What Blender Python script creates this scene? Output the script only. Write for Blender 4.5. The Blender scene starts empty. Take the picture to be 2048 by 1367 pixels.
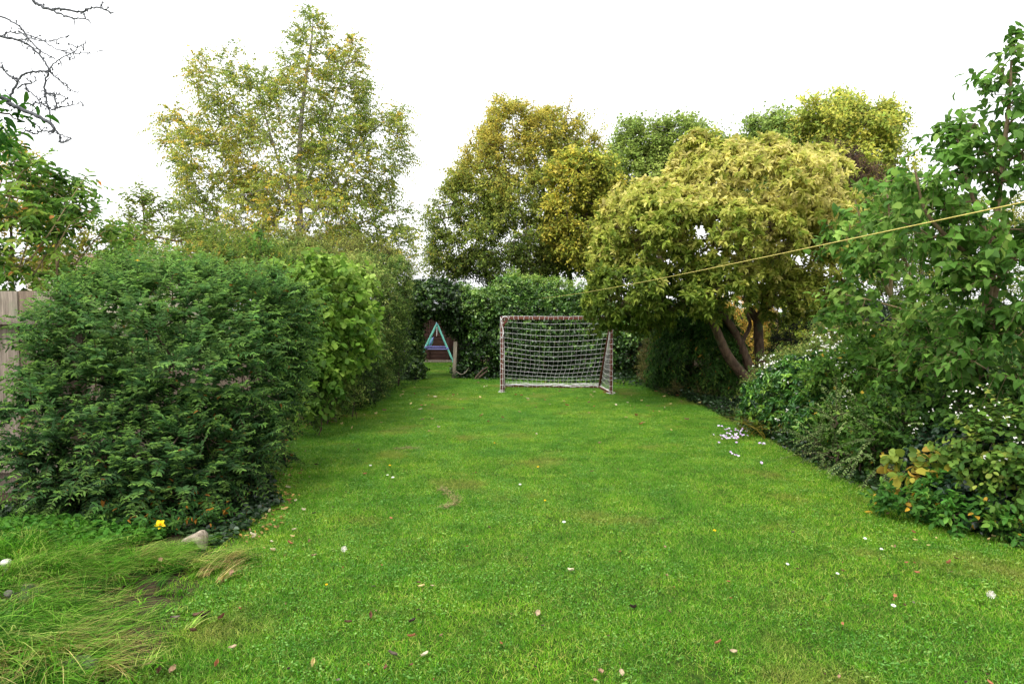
import bpy, math, random
import numpy as np
from mathutils import Vector, Matrix

# ------------------------------------------------------------------ camera, sky, sun, exposure
scene = bpy.context.scene
COL = scene.collection
CAM_H, PITCH, FPX = 1.6, math.radians(2.65), 1365.33
cam_d = bpy.data.cameras.new('camera'); cam = bpy.data.objects.new('camera', cam_d); COL.objects.link(cam)
cam_d.lens = 24.0; cam_d.sensor_width = 36.0; cam_d.clip_start = 0.05; cam_d.clip_end = 1200
cam.location = (0, 0, CAM_H); cam.rotation_euler = (math.pi/2 - PITCH, 0, 0)
scene.camera = cam

SUN_EL, SUN_AZ = math.radians(58), math.radians(215)
world = bpy.data.worlds.new('World'); scene.world = world; world.use_nodes = True
nt = world.node_tree; nt.nodes.clear()
sky = nt.nodes.new('ShaderNodeTexSky'); sky.sky_type = 'NISHITA'; sky.sun_disc = False
sky.sun_elevation = SUN_EL; sky.sun_rotation = SUN_AZ; sky.air_density = 1.0; sky.dust_density = 6.0; sky.ozone_density = 1.0
hs = nt.nodes.new('ShaderNodeHueSaturation'); hs.inputs['Saturation'].default_value = 0.05
bg = nt.nodes.new('ShaderNodeBackground'); bg.inputs['Strength'].default_value = 0.15
wo = nt.nodes.new('ShaderNodeOutputWorld')
nt.links.new(sky.outputs[0], hs.inputs['Color']); cl = nt.nodes.new('ShaderNodeMixRGB'); cl.inputs[0].default_value = 0.7; cl.inputs[2].default_value = (3.7, 3.72, 3.78, 1)   # even cloud layer over the sky
nt.links.new(hs.outputs[0], cl.inputs[1]); nt.links.new(cl.outputs[0], bg.inputs['Color']); nt.links.new(bg.outputs[0], wo.inputs['Surface'])
sun_d = bpy.data.lights.new('sun', 'SUN'); sun_d.energy = 0.9; sun_d.angle = math.radians(28); sun_d.color = (1, 0.97, 0.92)
sun = bpy.data.objects.new('sun', sun_d); COL.objects.link(sun)
sun.rotation_euler = (math.pi/2 - SUN_EL, 0, math.pi - SUN_AZ)
sun.location = (0, 0, 20)
vs = scene.view_settings
scene.display_settings.display_device = 'sRGB'
vs.view_transform = 'Standard'; vs.look = 'None'; vs.gamma = 1.0; vs.use_curve_mapping = False
vs.exposure = 1.85
try:
    scene.cycles.max_bounces = 6; scene.cycles.diffuse_bounces = 4; scene.cycles.transmission_bounces = 4
    scene.cycles.glossy_bounces = 2; scene.cycles.use_denoising = True
except Exception: pass

rng = np.random.default_rng(11); random.seed(11)
A = np.array
def nrm(v): return v / np.maximum(np.linalg.norm(v, axis=-1, keepdims=True), 1e-9)
FWD = A([0, math.cos(PITCH), -math.sin(PITCH)]); UPV = A([0, math.sin(PITCH), math.cos(PITCH)])
CAMP = A([0, 0, CAM_H])
def W(px, py, Z):
    """place in the garden seen at that pixel of the 2048 px photograph, Z metres ahead"""
    return CAMP + A([1, 0, 0])*((px-1024)/FPX*Z) + FWD*Z - UPV*((py-683.5)/FPX*Z)
def G(px, py, z=0.0):
    d = A([1, 0, 0])*((px-1024)/FPX) + FWD - UPV*((py-683.5)/FPX)
    t = (CAM_H - z)/(-d[2]); return CAMP + d*t
def proj(P):
    R = P - CAMP; zz = R@FWD
    return 1024 + R[:, 0]/zz*FPX, 683.5 - (R@UPV)/zz*FPX, zz
def lin(c):
    c = np.asarray(c, float)/255.0
    return np.where(c <= 0.04045, c/12.92, ((c+0.055)/1.055)**2.4)

# ------------------------------------------------------------------ materials
MATS = {}
def newmat(name):
    m = bpy.data.materials.new(name); m.use_nodes = True; m.node_tree.nodes.clear(); MATS[name] = m
    n = m.node_tree.nodes; out = n.new('ShaderNodeOutputMaterial'); return m, m.node_tree, n, out
def leafmat(name, rough=0.55, spec=0.25, trans=0.35, lawn=False):
    m, t, n, out = newmat(name)
    at = n.new('ShaderNodeAttribute'); at.attribute_name = 'Col'
    src = at.outputs['Color']
    if lawn:
        geo = n.new('ShaderNodeNewGeometry')
        def noise(sc, det=3):
            k = n.new('ShaderNodeTexNoise'); k.inputs['Scale'].default_value = sc; k.inputs['Detail'].default_value = det
            t.links.new(geo.outputs['Position'], k.inputs['Vector']); return k.outputs['Fac']
        def ramp(fac, a, b, c0, c1):
            r = n.new('ShaderNodeValToRGB'); e = r.color_ramp.elements
            e[0].position = a; e[1].position = b; e[0].color = (*c0, 1); e[1].color = (*c1, 1)
            t.links.new(fac, r.inputs[0]); return r.outputs[0]
        def mul(a, b):
            k = n.new('ShaderNodeMixRGB'); k.blend_type = 'MULTIPLY'; k.inputs[0].default_value = 1
            t.links.new(a, k.inputs[1]); t.links.new(b, k.inputs[2]); return k.outputs[0]
        src = mul(src, ramp(noise(0.55), 0.34, 0.68, (0.78, 0.90, 0.87), (1.24, 1.08, 1.05)))
        src = mul(src, ramp(noise(2.6, 4), 0.35, 0.68, (0.72, 0.82, 0.8), (1.28, 1.14, 1.15)))
        src = mul(src, ramp(noise(9.0, 2), 0.3, 0.7, (0.82, 0.86, 0.8), (1.18, 1.12, 1.25)))
        # worn yellowish patches
        mx = n.new('ShaderNodeMixRGB'); mx.inputs[2].default_value = (0.26, 0.20, 0.055, 1)
        r = ramp(noise(1.1, 5), 0.57, 0.72, (0, 0, 0), (0.6, 0.6, 0.6))
        t.links.new(r, mx.inputs[0]); t.links.new(src, mx.inputs[1]); src = mx.outputs[0]
    p = n.new('ShaderNodeBsdfPrincipled'); p.inputs['Roughness'].default_value = rough
    p.inputs['Specular IOR Level'].default_value = spec
    tr = n.new('ShaderNodeBsdfTranslucent')
    hsv = n.new('ShaderNodeHueSaturation'); hsv.inputs['Hue'].default_value = 0.5; hsv.inputs['Saturation'].default_value = 1.0; hsv.inputs['Value'].default_value = 1.25
    mix = n.new('ShaderNodeMixShader'); mix.inputs[0].default_value = trans
    t.links.new(src, p.inputs['Base Color']); t.links.new(src, hsv.inputs['Color']); t.links.new(hsv.outputs[0], tr.inputs['Color'])
    t.links.new(p.outputs[0], mix.inputs[1]); t.links.new(tr.outputs[0], mix.inputs[2]); t.links.new(mix.outputs[0], out.inputs['Surface'])
    return m
def surfmat(name, c0, c1, scale=8, rough=0.8, bump=0.3, stretch=(1, 1, 1), spec=0.3, metal=0, det=6, extra=None, world_co=False):
    m, t, n, out = newmat(name)
    if world_co:
        g = n.new('ShaderNodeNewGeometry'); co = g.outputs['Position']
    else:
        g = n.new('ShaderNodeTexCoord'); co = g.outputs['Object']
    mp = n.new('ShaderNodeMapping'); mp.inputs['Scale'].default_value = stretch; t.links.new(co, mp.inputs['Vector'])
    k = n.new('ShaderNodeTexNoise'); k.inputs['Scale'].default_value = scale; k.inputs['Detail'].default_value = det; k.inputs['Roughness'].default_value = 0.65
    t.links.new(mp.outputs[0], k.inputs['Vector'])
    r = n.new('ShaderNodeValToRGB'); r.color_ramp.elements[0].position = 0.32; r.color_ramp.elements[1].position = 0.7
    r.color_ramp.elements[0].color = (*lin(c0), 1); r.color_ramp.elements[1].color = (*lin(c1), 1)
    t.links.new(k.outputs['Fac'], r.inputs[0]); src = r.outputs[0]
    if extra:
        k2 = n.new('ShaderNodeTexNoise'); k2.inputs['Scale'].default_value = extra[1]; k2.inputs['Detail'].default_value = 4
        t.links.new(co, k2.inputs['Vector'])
        r2 = n.new('ShaderNodeValToRGB'); r2.color_ramp.elements[0].position = extra[2]; r2.color_ramp.elements[1].position = extra[2]+0.12
        t.links.new(k2.outputs['Fac'], r2.inputs[0])
        mx = n.new('ShaderNodeMixRGB'); mx.inputs[2].default_value = (*lin(extra[0]), 1)
        t.links.new(r2.outputs[0], mx.inputs[0]); t.links.new(src, mx.inputs[1]); src = mx.outputs[0]
    p = n.new('ShaderNodeBsdfPrincipled'); p.inputs['Roughness'].default_value = rough; p.inputs['Metallic'].default_value = metal
    p.inputs['Specular IOR Level'].default_value = spec
    t.links.new(src, p.inputs['Base Color'])
    if bump:
        b = n.new('ShaderNodeBump'); b.inputs['Strength'].default_value = bump; b.inputs['Distance'].default_value = 0.02
        t.links.new(k.outputs['Fac'], b.inputs['Height']); t.links.new(b.outputs[0], p.inputs['Normal'])
    t.links.new(p.outputs[0], out.inputs['Surface']); return m
leafmat('leaf_matt', 0.6, 0.2, 0.47)
leafmat('leaf_glossy', 0.42, 0.4, 0.3)
leafmat('petal', 0.6, 0.2, 0.3)
leafmat('turf_blade', 0.55, 0.25, 0.4, lawn=True)
leafmat('dry_leaf', 0.7, 0.2, 0.15)
surfmat('bark_brown', (38, 30, 24), (92, 76, 60), 14, bump=0.8, stretch=(1, 1, .35))
surfmat('bark_ochre_tree', (50, 38, 30), (112, 90, 70), 16, bump=0.9, stretch=(1, 1, .35), extra=((84, 92, 62), 5, .6))
surfmat('bark_birch', (70, 60, 52), (175, 168, 155), 5, bump=0.4, stretch=(1, 1, 2.5))
surfmat('bark_pale', (98, 82, 58), (160, 140, 104), 18, bump=0.5, stretch=(1, 1, .4))
surfmat('bark_grey', (52, 52, 56), (98, 100, 104), 20, bump=0.6)
surfmat('bark_lilac', (78, 64, 46), (140, 120, 90), 16, bump=0.8, stretch=(1, 1, .4))
surfmat('soil', (28, 22, 14), (74, 58, 38), 30, rough=1, bump=1.0, det=10, world_co=True)
surfmat('turf_soil', (24, 44, 8), (62, 84, 22), 22, rough=1, bump=0.8, det=8, world_co=True, spec=0.1)
surfmat('field', (40, 66, 20), (78, 104, 38), 1.2, rough=1, bump=0.2, world_co=True, spec=0.1)
surfmat('fence_wood', (96, 86, 76), (146, 134, 120), 7, bump=0.5, stretch=(9, 9, .6), extra=((92, 104, 78), 1.7, .62))
surfmat('fence_wood_old', (84, 72, 60), (124, 108, 92), 7, bump=0.5, stretch=(9, 9, .6), extra=((70, 84, 56), 2.2, .62))
surfmat('goal_wood', (70, 36, 26), (100, 56, 40), 6, rough=.55, bump=0.2, stretch=(5, 5, 5))
surfmat('net_cord', (205, 200, 200), (236, 234, 232), 30, rough=.7, bump=0)
surfmat('rope_yellow', (190, 172, 84), (214, 198, 118), 60, rough=.6, bump=0.5)
surfmat('shed_board', (44, 28, 24), (84, 56, 46), 5, bump=0.3, stretch=(.6, 4, 9))
surfmat('shed_roof', (150, 150, 158), (205, 205, 212), 6, bump=0.2)
surfmat('teal_paint', (96, 178, 160), (126, 204, 186), 6, rough=.4, bump=0)
surfmat('blue_paint', (104, 104, 176), (136, 138, 200), 6, rough=.4, bump=0)
surfmat('teal_plastic', (60, 150, 158), (86, 180, 188), 4, rough=.35, bump=0)
surfmat('post_wood', (100, 92, 78), (158, 148, 130), 7, bump=0.6, stretch=(8, 8, .6))
surfmat('stone_pale', (96, 84, 70), (172, 160, 142), 16, bump=1.0, det=10, stretch=(1, 3, 1.6), extra=((96, 90, 66), 14, .58))
surfmat('stone_grey', (58, 56, 50), (128, 124, 114), 14, bump=1.0, det=8, extra=((70, 86, 50), 9, .58))
surfmat('mushroom_skin', (205, 196, 186), (240, 236, 228), 8, rough=.6, bump=.1)
surfmat('brick_red', (96, 66, 54), (124, 88, 72), 9, bump=0.3)
surfmat('roof_tile', (92, 76, 66), (130, 110, 96), 6, bump=0.3)
surfmat('render_wall', (168, 156, 140), (190, 180, 164), 3, bump=0.1)
surfmat('glass_dark', (30, 36, 42), (52, 60, 66), 2, rough=.1, bump=0)

# ------------------------------------------------------------------ objects and mesh helpers
def thing(name, label, cat, loc=(0, 0, 0), group=None, kind=None):
    o = bpy.data.objects.new(name, None); o.empty_display_size = .2; COL.objects.link(o); o.location = loc
    o['label'] = label; o['category'] = cat
    if group: o['group'] = group
    if kind: o['kind'] = kind
    return o
def tag(o, label=None, cat=None, group=None, kind=None):
    if label: o['label'] = label
    if cat: o['category'] = cat
    if group: o['group'] = group
    if kind: o['kind'] = kind
    return o
NTRI = [0]
def quadmesh(name, V, F, C=None, mat=None, smooth=False):
    me = bpy.data.meshes.new(name); V = np.asarray(V, np.float32); F = np.asarray(F, np.int32)
    nv, nf = len(V), len(F); NTRI[0] += nf*2
    me.vertices.add(nv); me.vertices.foreach_set('co', V.ravel())
    me.loops.add(nf*4); me.loops.foreach_set('vertex_index', F.ravel())
    me.polygons.add(nf); me.polygons.foreach_set('loop_start', np.arange(0, nf*4, 4, dtype=np.int32))
    if smooth: me.polygons.foreach_set('use_smooth', np.ones(nf, bool))
    me.update(calc_edges=True)
    if C is not None:
        ca = me.color_attributes.new('Col', 'FLOAT_COLOR', 'POINT')
        rgba = np.ones((nv, 4), np.float32); rgba[:, :3] = C; ca.data.foreach_set('color', rgba.ravel())
    if mat: me.materials.append(MATS[mat])
    return me
def link(name, me, parent=None, loc=None):
    o = bpy.data.objects.new(name, me); COL.objects.link(o)
    if parent: o.parent = parent
    if loc is not None: o.location = loc
    return o

class MB:
    """collects quads of one mesh"""
    def __init__(s): s.V = []; s.F = []; s.n = 0
    def add(s, V, F):
        V = np.asarray(V, float).reshape(-1, 3); s.V.append(V); s.F.append(np.asarray(F, int)+s.n); s.n += len(V); return s
    def box(s, c, size, R=None):
        h = A(size)/2; V = A([[x, y, z] for x in (-1, 1) for y in (-1, 1) for z in (-1, 1)])*h
        if R is not None: V = V@A(R).T
        return s.add(V+A(c), [[0, 1, 3, 2], [4, 6, 7, 5], [0, 4, 5, 1], [2, 3, 7, 6], [0, 2, 6, 4], [1, 5, 7, 3]])
    def beam(s, a, b, w, h, up=(0, 0, 1)):
        a = A(a, float); b = A(b, float); d = nrm(b-a); u = A(up, float)
        if abs(d@u) > .95: u = A([0, 1, 0.])
        x = nrm(np.cross(d, u)); z = np.cross(x, d)
        return s.box((a+b)/2, (w, np.linalg.norm(b-a), h), np.stack([x, d, z], 1))
    def segs(s, a, b, ra, rb, sides=4):
        V, F = segmesh(a, b, ra, rb, sides); return s.add(V, F)
    def tube(s, path, radii, sides=8, cap=True):
        V, F = tube(path, radii, sides); s.add(V, F)
        if cap:
            for k, fl in ((0, 1), (-1, 0)):
                ring = V[:sides] if k == 0 else V[-sides:]
                c = ring.mean(0); n0 = sides//2
                VV = np.vstack([ring, c]); FF = [[i, (i+1) % sides, (i+2) % sides, sides] for i in range(0, sides-1, 2)]
                s.add(VV, FF)
        return s
    def ellipsoid(s, c, r, nu=10, nv=7, R=None, lump=0, seed=0):
        u = np.linspace(0, 2*math.pi, nu, endpoint=False); v = np.linspace(0.03, math.pi-0.03, nv)
        D = A([[math.sin(b)*math.cos(a), math.sin(b)*math.sin(a), math.cos(b)] for b in v for a in u])
        if lump: D = D*(1+lump*noise3(D, 2.2, seed))[:, None]
        V = D*A(r)
        if R is not None: V = V@A(R).T
        F = [[j*nu+i, (j+1)*nu+i, (j+1)*nu+(i+1) % nu, j*nu+(i+1) % nu] for j in range(nv-1) for i in range(nu)]
        return s.add(V+A(c), F)
    def build(s, name, mat, parent=None, smooth=False, bevel=0, loc=None, colour=None):
        V = np.vstack(s.V); F = np.vstack(s.F)
        if loc is not None: V = V-A(loc)
        elif parent is not None: V = V-A(parent.location)
        C = None
        if colour is not None: C = np.tile(lin(colour), (len(V), 1))
        me = quadmesh(name, V, F, C, mat, smooth)
        o = link(name, me, parent, loc)
        if bevel:
            b = o.modifiers.new('bevel', 'BEVEL'); b.width = bevel; b.segments = 2; b.limit_method = 'ANGLE'
        return o

def noise3(P, freq, seed):
    r = np.random.default_rng(seed); out = np.zeros(len(P))
    for i in range(6):
        k = r.normal(size=3); k = k/np.linalg.norm(k)*freq*(0.7+0.35*i); out += np.sin(P@k+r.uniform(0, 6.28))/(1+.35*i)
    return out/2.4
def segmesh(a, b, ra, rb, sides=4):
    a = np.asarray(a, float).reshape(-1, 3); b = np.asarray(b, float).reshape(-1, 3); n = len(a)
    ra = np.broadcast_to(ra, n); rb = np.broadcast_to(rb, n)
    d = nrm(b-a); ref = np.where(np.abs(d[:, 2:3]) > .9, A([[1., 0, 0]]), A([[0, 0, 1.]]))
    x = nrm(np.cross(d, ref)); y = np.cross(d, x)
    th = np.arange(sides)*2*math.pi/sides; ring = x[:, None]*np.cos(th)[None, :, None]+y[:, None]*np.sin(th)[None, :, None]
    V = np.concatenate([a[:, None]+ring*ra[:, None, None], b[:, None]+ring*rb[:, None, None]], 1).reshape(-1, 3)
    i = np.arange(sides); j = (i+1) % sides
    f = np.stack([i, j, j+sides, i+sides], 1); F = (np.arange(n)*2*sides)[:, None, None]+f[None]
    return V, F.reshape(-1, 4)
def tube(path, radii, sides=8):
    P = np.asarray(path, float); n = len(P); R = np.broadcast_to(radii, n)
    T = nrm(np.gradient(P, axis=0)); x = np.cross(T[0], [0, 0, 1.]); 
    if np.linalg.norm(x) < .1: x = np.cross(T[0], [0, 1., 0])
    x = nrm(x); rings = []
    th = np.arange(sides)*2*math.pi/sides
    for i in range(n):
        x = nrm(x-T[i]*(x@T[i])); y = np.cross(T[i], x)
        rings.append(P[i]+R[i]*(np.cos(th)[:, None]*x+np.sin(th)[:, None]*y))
    F = [[i*sides+k, i*sides+(k+1) % sides, (i+1)*sides+(k+1) % sides, (i+1)*sides+k] for i in range(n-1) for k in range(sides)]
    return np.vstack(rings), A(F)
def spline(pts, n=6):
    P = np.asarray(pts, float); Q = np.vstack([2*P[0]-P[1], P, 2*P[-1]-P[-2]]); out = []
    for i in range(1, len(Q)-2):
        for t in np.linspace(0, 1, n, endpoint=False):
            out.append(.5*((2*Q[i])+(-Q[i-1]+Q[i+1])*t+(2*Q[i-1]-5*Q[i]+4*Q[i+1]-Q[i+2])*t*t+(-Q[i-1]+3*Q[i]-3*Q[i+1]+Q[i+2])*t**3))
    out.append(P[-1]); return A(out)

# leaf shapes: vertices (along, across, up) and quads
T_DIA = (A([[0, 0, 0], [.45, .5, .10], [1, 0, -.06], [.45, -.5, .10]]), A([[0, 3, 2, 1]]))
T_LEAF = (A([[0, 0, 0], [.28, .46, .08], [.68, .40, .05], [1, 0, -.14], [.68, -.40, .05], [.28, -.46, .08]]), A([[0, 3, 2, 1], [0, 5, 4, 3]]))
T_HEART = (A([[0, 0, 0], [.52, 0, -.02], [1, 0, -.22], [-.04, .34, .06], [.34, .52, .08], [.78, .24, -.03], [-.04, -.34, .06], [.34, -.52, .08], [.78, -.24, -.03]]),
           A([[0, 1, 4, 3], [1, 2, 5, 4], [0, 6, 7, 1], [1, 7, 8, 2]]))
T_OVAL = (A([[0, 0, 0], [.5, 0, -.02], [1, 0, -.12], [.14, .30, .05], [.5, .5, .07], [.84, .32, -.02], [.14, -.30, .05], [.5, -.5, .07], [.84, -.32, -.02]]),
          A([[0, 1, 4, 3], [1, 2, 5, 4], [0, 6, 7, 1], [1, 7, 8, 2]]))
CR = np.random.default_rng(77)
def leafmesh(Pp, D, N, L, Wd, tmpl):
    tv, tf = tmpl; D = nrm(D); S = nrm(np.cross(N, D)); N = np.cross(D, S)
    V = Pp[:, None]+tv[None, :, 0, None]*(D*L[:, None])[:, None]+tv[None, :, 1, None]*(S*Wd[:, None])[:, None]+tv[None, :, 2, None]*(N*(L*CR.uniform(.2, 2.4, len(L)))[:, None])[:, None]
    F = (np.arange(len(Pp))*len(tv))[:, None, None]+tf[None]
    return V.reshape(-1, 3), F.reshape(-1, 4)
GAIN = .95
def palette(pal, u, bright, gain=GAIN, sat=.96):
    pal = A([lin(c) for c in pal]); g = (pal@A([.3, .6, .1]))[:, None]; pal = (pal*sat+g*(1-sat))*gain; n = len(pal)-1; u = np.clip(u, 0, .9999)*n; i = u.astype(int); f = (u-i)[:, None]
    return np.clip((pal[i]*(1-f)+pal[i+1]*f)*bright[:, None], 0, 1)

def env(blobs, n, inner=.25, lump=.14, freq=2.2, back=.45, zmin=.04, seed=1, low=1.0, clump=.5, csize=16):
    """points through the outer shell of a lumpy crown made of ellipsoids (px,py,rpx,rpy,Z,depth radius)"""
    r = np.random.default_rng(seed); C = A([W(b[0], b[1], b[4]) for b in blobs])
    R = A([[b[2]/FPX*b[4], b[5], b[3]/FPX*b[4]] for b in blobs])
    w = ((R[:, 0]*R[:, 1])**1.6+(R[:, 0]*R[:, 2])**1.6+(R[:, 1]*R[:, 2])**1.6)**(1/1.6); w /= w.sum()
    outP, outO = [], []; got = 0
    while got < n:
        m = int((n-got)*2.2)+50; k = r.choice(len(blobs), m, p=w); d = nrm(r.normal(size=(m, 3)))
        rad = np.where(r.random(m) < inner, r.uniform(.45, .92, m), 1-np.abs(r.normal(size=m))*.07)
        P = C[k]+d*R[k]; rad = rad*(1+1.1*lump*noise3(P, freq, seed+5)+.75*lump*noise3(P, freq*2.6, seed+6)); rad = np.where(r.random(m) < .05, rad*r.uniform(1, 1.16, m), rad); P = C[k]+d*R[k]*rad[:, None]
        keep = P[:, 2] > zmin
        for j in range(len(blobs)):
            q = np.linalg.norm((P-C[j])/R[j], axis=1); keep &= ~((q < .75) & (k != j) & (r.random(m) < .85))
        vd = nrm(C[k]-CAMP); keep &= ~(((nrm(d/R[k])*vd).sum(1) > .25) & (r.random(m) > back))
        if low < 1: keep &= ~((d[:, 2] < -.3) & (r.random(m) > low))
        O = nrm(d/R[k]); outP.append(P[keep]); outO.append(O[keep]); got += keep.sum()
    P = np.vstack(outP)[:n]; O = np.vstack(outO)[:n]
    if clump:
        k = r.choice(n, max(4, n//csize), replace=False); Cc = P[k]+O[k]*(r.normal(size=(len(k), 1))*.07*R.mean()); near = np.empty(n, int)
        for i in range(0, n, 1500): near[i:i+1500] = np.argmin(((P[i:i+1500, None]-Cc[None])**2).sum(2), 1)
        P = P+(Cc[near]-P)*(clump*r.uniform(.4, 1.1, (n, 1))); P[:, 2] = np.maximum(P[:, 2], zmin)
    return P, O

def sprays(T, O, per, length, nleaf, L, ratio, tmpl=T_LEAF, outw=1.0, spread=.5, up=.3, droop=.2, mode='alt', ang=60, ldroop=.2, nup=1.0, nout=.45, nran=.45,
           pal=((60, 100, 40), (90, 130, 50)), cfreq=1.3, cw=.28, cr=.22, cbias=.5, bvar=.18, tipcol=None, seed=1, twig=.0015, Lvar=.34, jit=.03, taper=0, ubias=None, dead=None):
    r = np.random.default_rng(seed); n = len(T)*per
    B = np.repeat(T, per, 0)+r.normal(size=(n, 3))*jit
    d = nrm(np.repeat(O, per, 0)*outw+r.normal(size=(n, 3))*spread+A([0, 0, up])); ln = length*r.uniform(.55, 1.35, n)
    t = (np.arange(nleaf)+.7)/nleaf; if_ = t[None, :, None]
    def at(tt): return B[:, None]+d[:, None]*ln[:, None, None]*tt+A([0, 0, -1.])*(droop*ln[:, None, None]*tt**2)
    P = at(if_); tan = nrm(d[:, None]+A([0, 0, -2.])*droop*if_)
    a = nrm(np.cross(tan, A([0, 0, 1.])+r.normal(size=(n, 1, 3))*(.15 if mode in ('flat', 'pinn') else 2.0))); b = np.cross(tan, a)
    k = np.arange(nleaf)
    phi = {'alt': k*2.4, 'opp': (k//2)*math.pi/2+(k % 2)*math.pi, 'flat': (k % 2)*math.pi, 'pinn': (k % 2)*math.pi, 'whorl': k*2.4}[mode][None, :]+r.normal(size=(n, nleaf))*.25
    if mode in ('opp', 'pinn'): t = (np.arange(nleaf)//2+.6)/(nleaf/2); P = at(t[None, :, None])
    if mode == 'whorl': t = .8+.2*(k/nleaf); P = at(t[None, :, None])
    an = np.radians(ang)*r.uniform(.75, 1.2, (n, nleaf)); 
    if mode == 'whorl': an = an*(1.1-.35*k/nleaf)[None]
    ld = tan*np.cos(an)[..., None]+(a*np.cos(phi)[..., None]+b*np.sin(phi)[..., None])*np.sin(an)[..., None]+A([0, 0, -1.])*ldroop
    ld = nrm(ld+r.normal(size=ld.shape)*.12); P = P.reshape(-1, 3); ld = ld.reshape(-1, 3); m = len(P)
    N = A([0, 0, nup])+np.repeat(np.repeat(O, per, 0), nleaf, 0)*nout+r.normal(size=(m, 3))*nran
    LL = L*r.uniform(1-Lvar, 1+Lvar, (n, nleaf))*(1-taper*t[None]); LL = LL.ravel()
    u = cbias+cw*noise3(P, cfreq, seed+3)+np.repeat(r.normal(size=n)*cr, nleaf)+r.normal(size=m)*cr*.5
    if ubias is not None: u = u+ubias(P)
    br = np.repeat(1+r.normal(size=n)*bvar, nleaf)*(1+r.normal(size=m)*bvar*.6); br = np.clip(br, .45, 1.7)
    C = palette(pal, u, br)
    if tipcol is not None:
        f = np.clip((np.tile(t, n)-.55)/.45, 0, 1)[:, None]*.8; C = C*(1-f)+lin(tipcol)*f*br[:, None]
    if dead is not None:
        s = r.random(m) < dead[1]; C[s] = lin(dead[0])*r.uniform(.6, 1.3, (s.sum(), 1))
    tw = None
    if twig:
        e0 = at(A([0.])[None, :, None])[:, 0]; e1 = at(A([.5])[None, :, None])[:, 0]; e2 = at(A([1.])[None, :, None])[:, 0]
        tw = (np.vstack([e0, e1]), np.vstack([e1, e2]), np.r_[np.full(n, twig), np.full(n, twig*.7)], np.r_[np.full(n, twig*.7), np.full(n, twig*.4)])
    return dict(P=P, D=ld, N=N, L=LL, W=LL*ratio, C=C, tmpl=tmpl, tw=tw)

def grow(roots, tips, step=.3, bulge=.12, jit=.03, pen=.5, seed=1):
    r = np.random.default_rng(seed); pos = []; par = []; fixed = []
    for path in roots:
        for i, p in enumerate(path): par.append(len(pos)-1 if i else -1); pos.append(A(p, float)); fixed.append(True)
    cap = len(pos)+len(tips)*30+10; X = np.zeros((cap, 3)); X[:len(pos)] = pos; n = len(pos); par = par+[0]*(cap-n); fx = np.zeros(cap, bool); fx[:n] = True
    d0 = np.min(np.linalg.norm(tips[:, None]-X[None, :n], axis=2), 1)
    ends = []
    for ti in np.argsort(d0):
        tip = tips[ti]; dd = np.linalg.norm(X[:n]-tip, axis=1); c = dd+pen*np.maximum(0, X[:n, 2]-tip[2]+.1*dd); i = int(np.argmin(c))
        a = X[i].copy(); D = dd[i]; m = max(1, int(D/step)); mid = (a+tip)/2+A([0, 0, bulge*D])+r.normal(size=3)*D*.07; prev = i
        for k in range(1, m+1):
            t = k/m; q = (1-t)**2*a+2*t*(1-t)*mid+t*t*tip
            if k < m: q = q+r.normal(size=3)*jit
            if n >= cap: break
            X[n] = q; par[n] = prev; prev = n; n += 1
        ends.append(prev)
    cnt = np.zeros(n); cnt[ends] = 1
    for i in range(n-1, -1, -1):
        if par[i] >= 0: cnt[par[i]] += cnt[i]
    return X[:n], A(par[:n]), np.maximum(cnt, 1), fx[:n]
def grown_mesh(mb, X, par, cnt, fx, r0=.004, p=.42, rmax=.12, sides=5, skipfixed=False):
    rad = np.minimum(r0*cnt**p, rmax); i = np.nonzero((par >= 0) & (~fx | (not skipfixed)))[0]; j = par[i]
    mb.segs(X[j], X[i], np.minimum(rad[j], rad[i]*1.35), rad[i], sides)

UNIT = {}
def leaf_parts(parent, sp, n, mat, tkey, prefer=None):
    """the n leaves that show largest become parts of their own; the rest are returned"""
    P, L = sp['P'], sp['L']; x, y, z = proj(P); size = L/np.maximum(z, .3)
    ok = (x > -10) & (x < 2058) & (y > -10) & (y < 1377) & (z > .5); size = np.where(ok, size, 0)
    sel = np.argsort(-size)[:n*3]; sel = np.random.default_rng(5).permutation(sel)[:n]
    C = sp['C']; lum = C@A([.3, .6, .1]); 
    K = 8; order = np.argsort(lum[sel]); cols = [C[sel][order[int((q+.5)/K*len(sel))]] for q in range(K)]
    tv, tf = sp['tmpl']; meshes = []
    for c in cols:
        meshes.append(quadmesh('leaf', tv, tf, np.tile(c, (len(tv), 1)), mat))
    D = nrm(sp['D'][sel]); S = nrm(np.cross(sp['N'][sel], D)); N = np.cross(D, S); cc = A(cols); base = A(parent.location)
    for q, i in enumerate(sel):
        me = meshes[int(np.argmin(((cc-C[i])**2).sum(1)))]
        o = bpy.data.objects.new('leaf', me); COL.objects.link(o); o.parent = parent
        p = P[i]-base; l, w = L[i], sp['W'][i]
        o.matrix_basis = Matrix(((D[q][0]*l, S[q][0]*w, N[q][0]*l, p[0]), (D[q][1]*l, S[q][1]*w, N[q][1]*l, p[1]), (D[q][2]*l, S[q][2]*w, N[q][2]*l, p[2]), (0, 0, 0, 1)))
    keep = np.ones(len(P), bool); keep[sel] = False
    for k in ('P', 'D', 'N', 'L', 'W', 'C'): sp[k] = sp[k][keep]
    return sp
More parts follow.
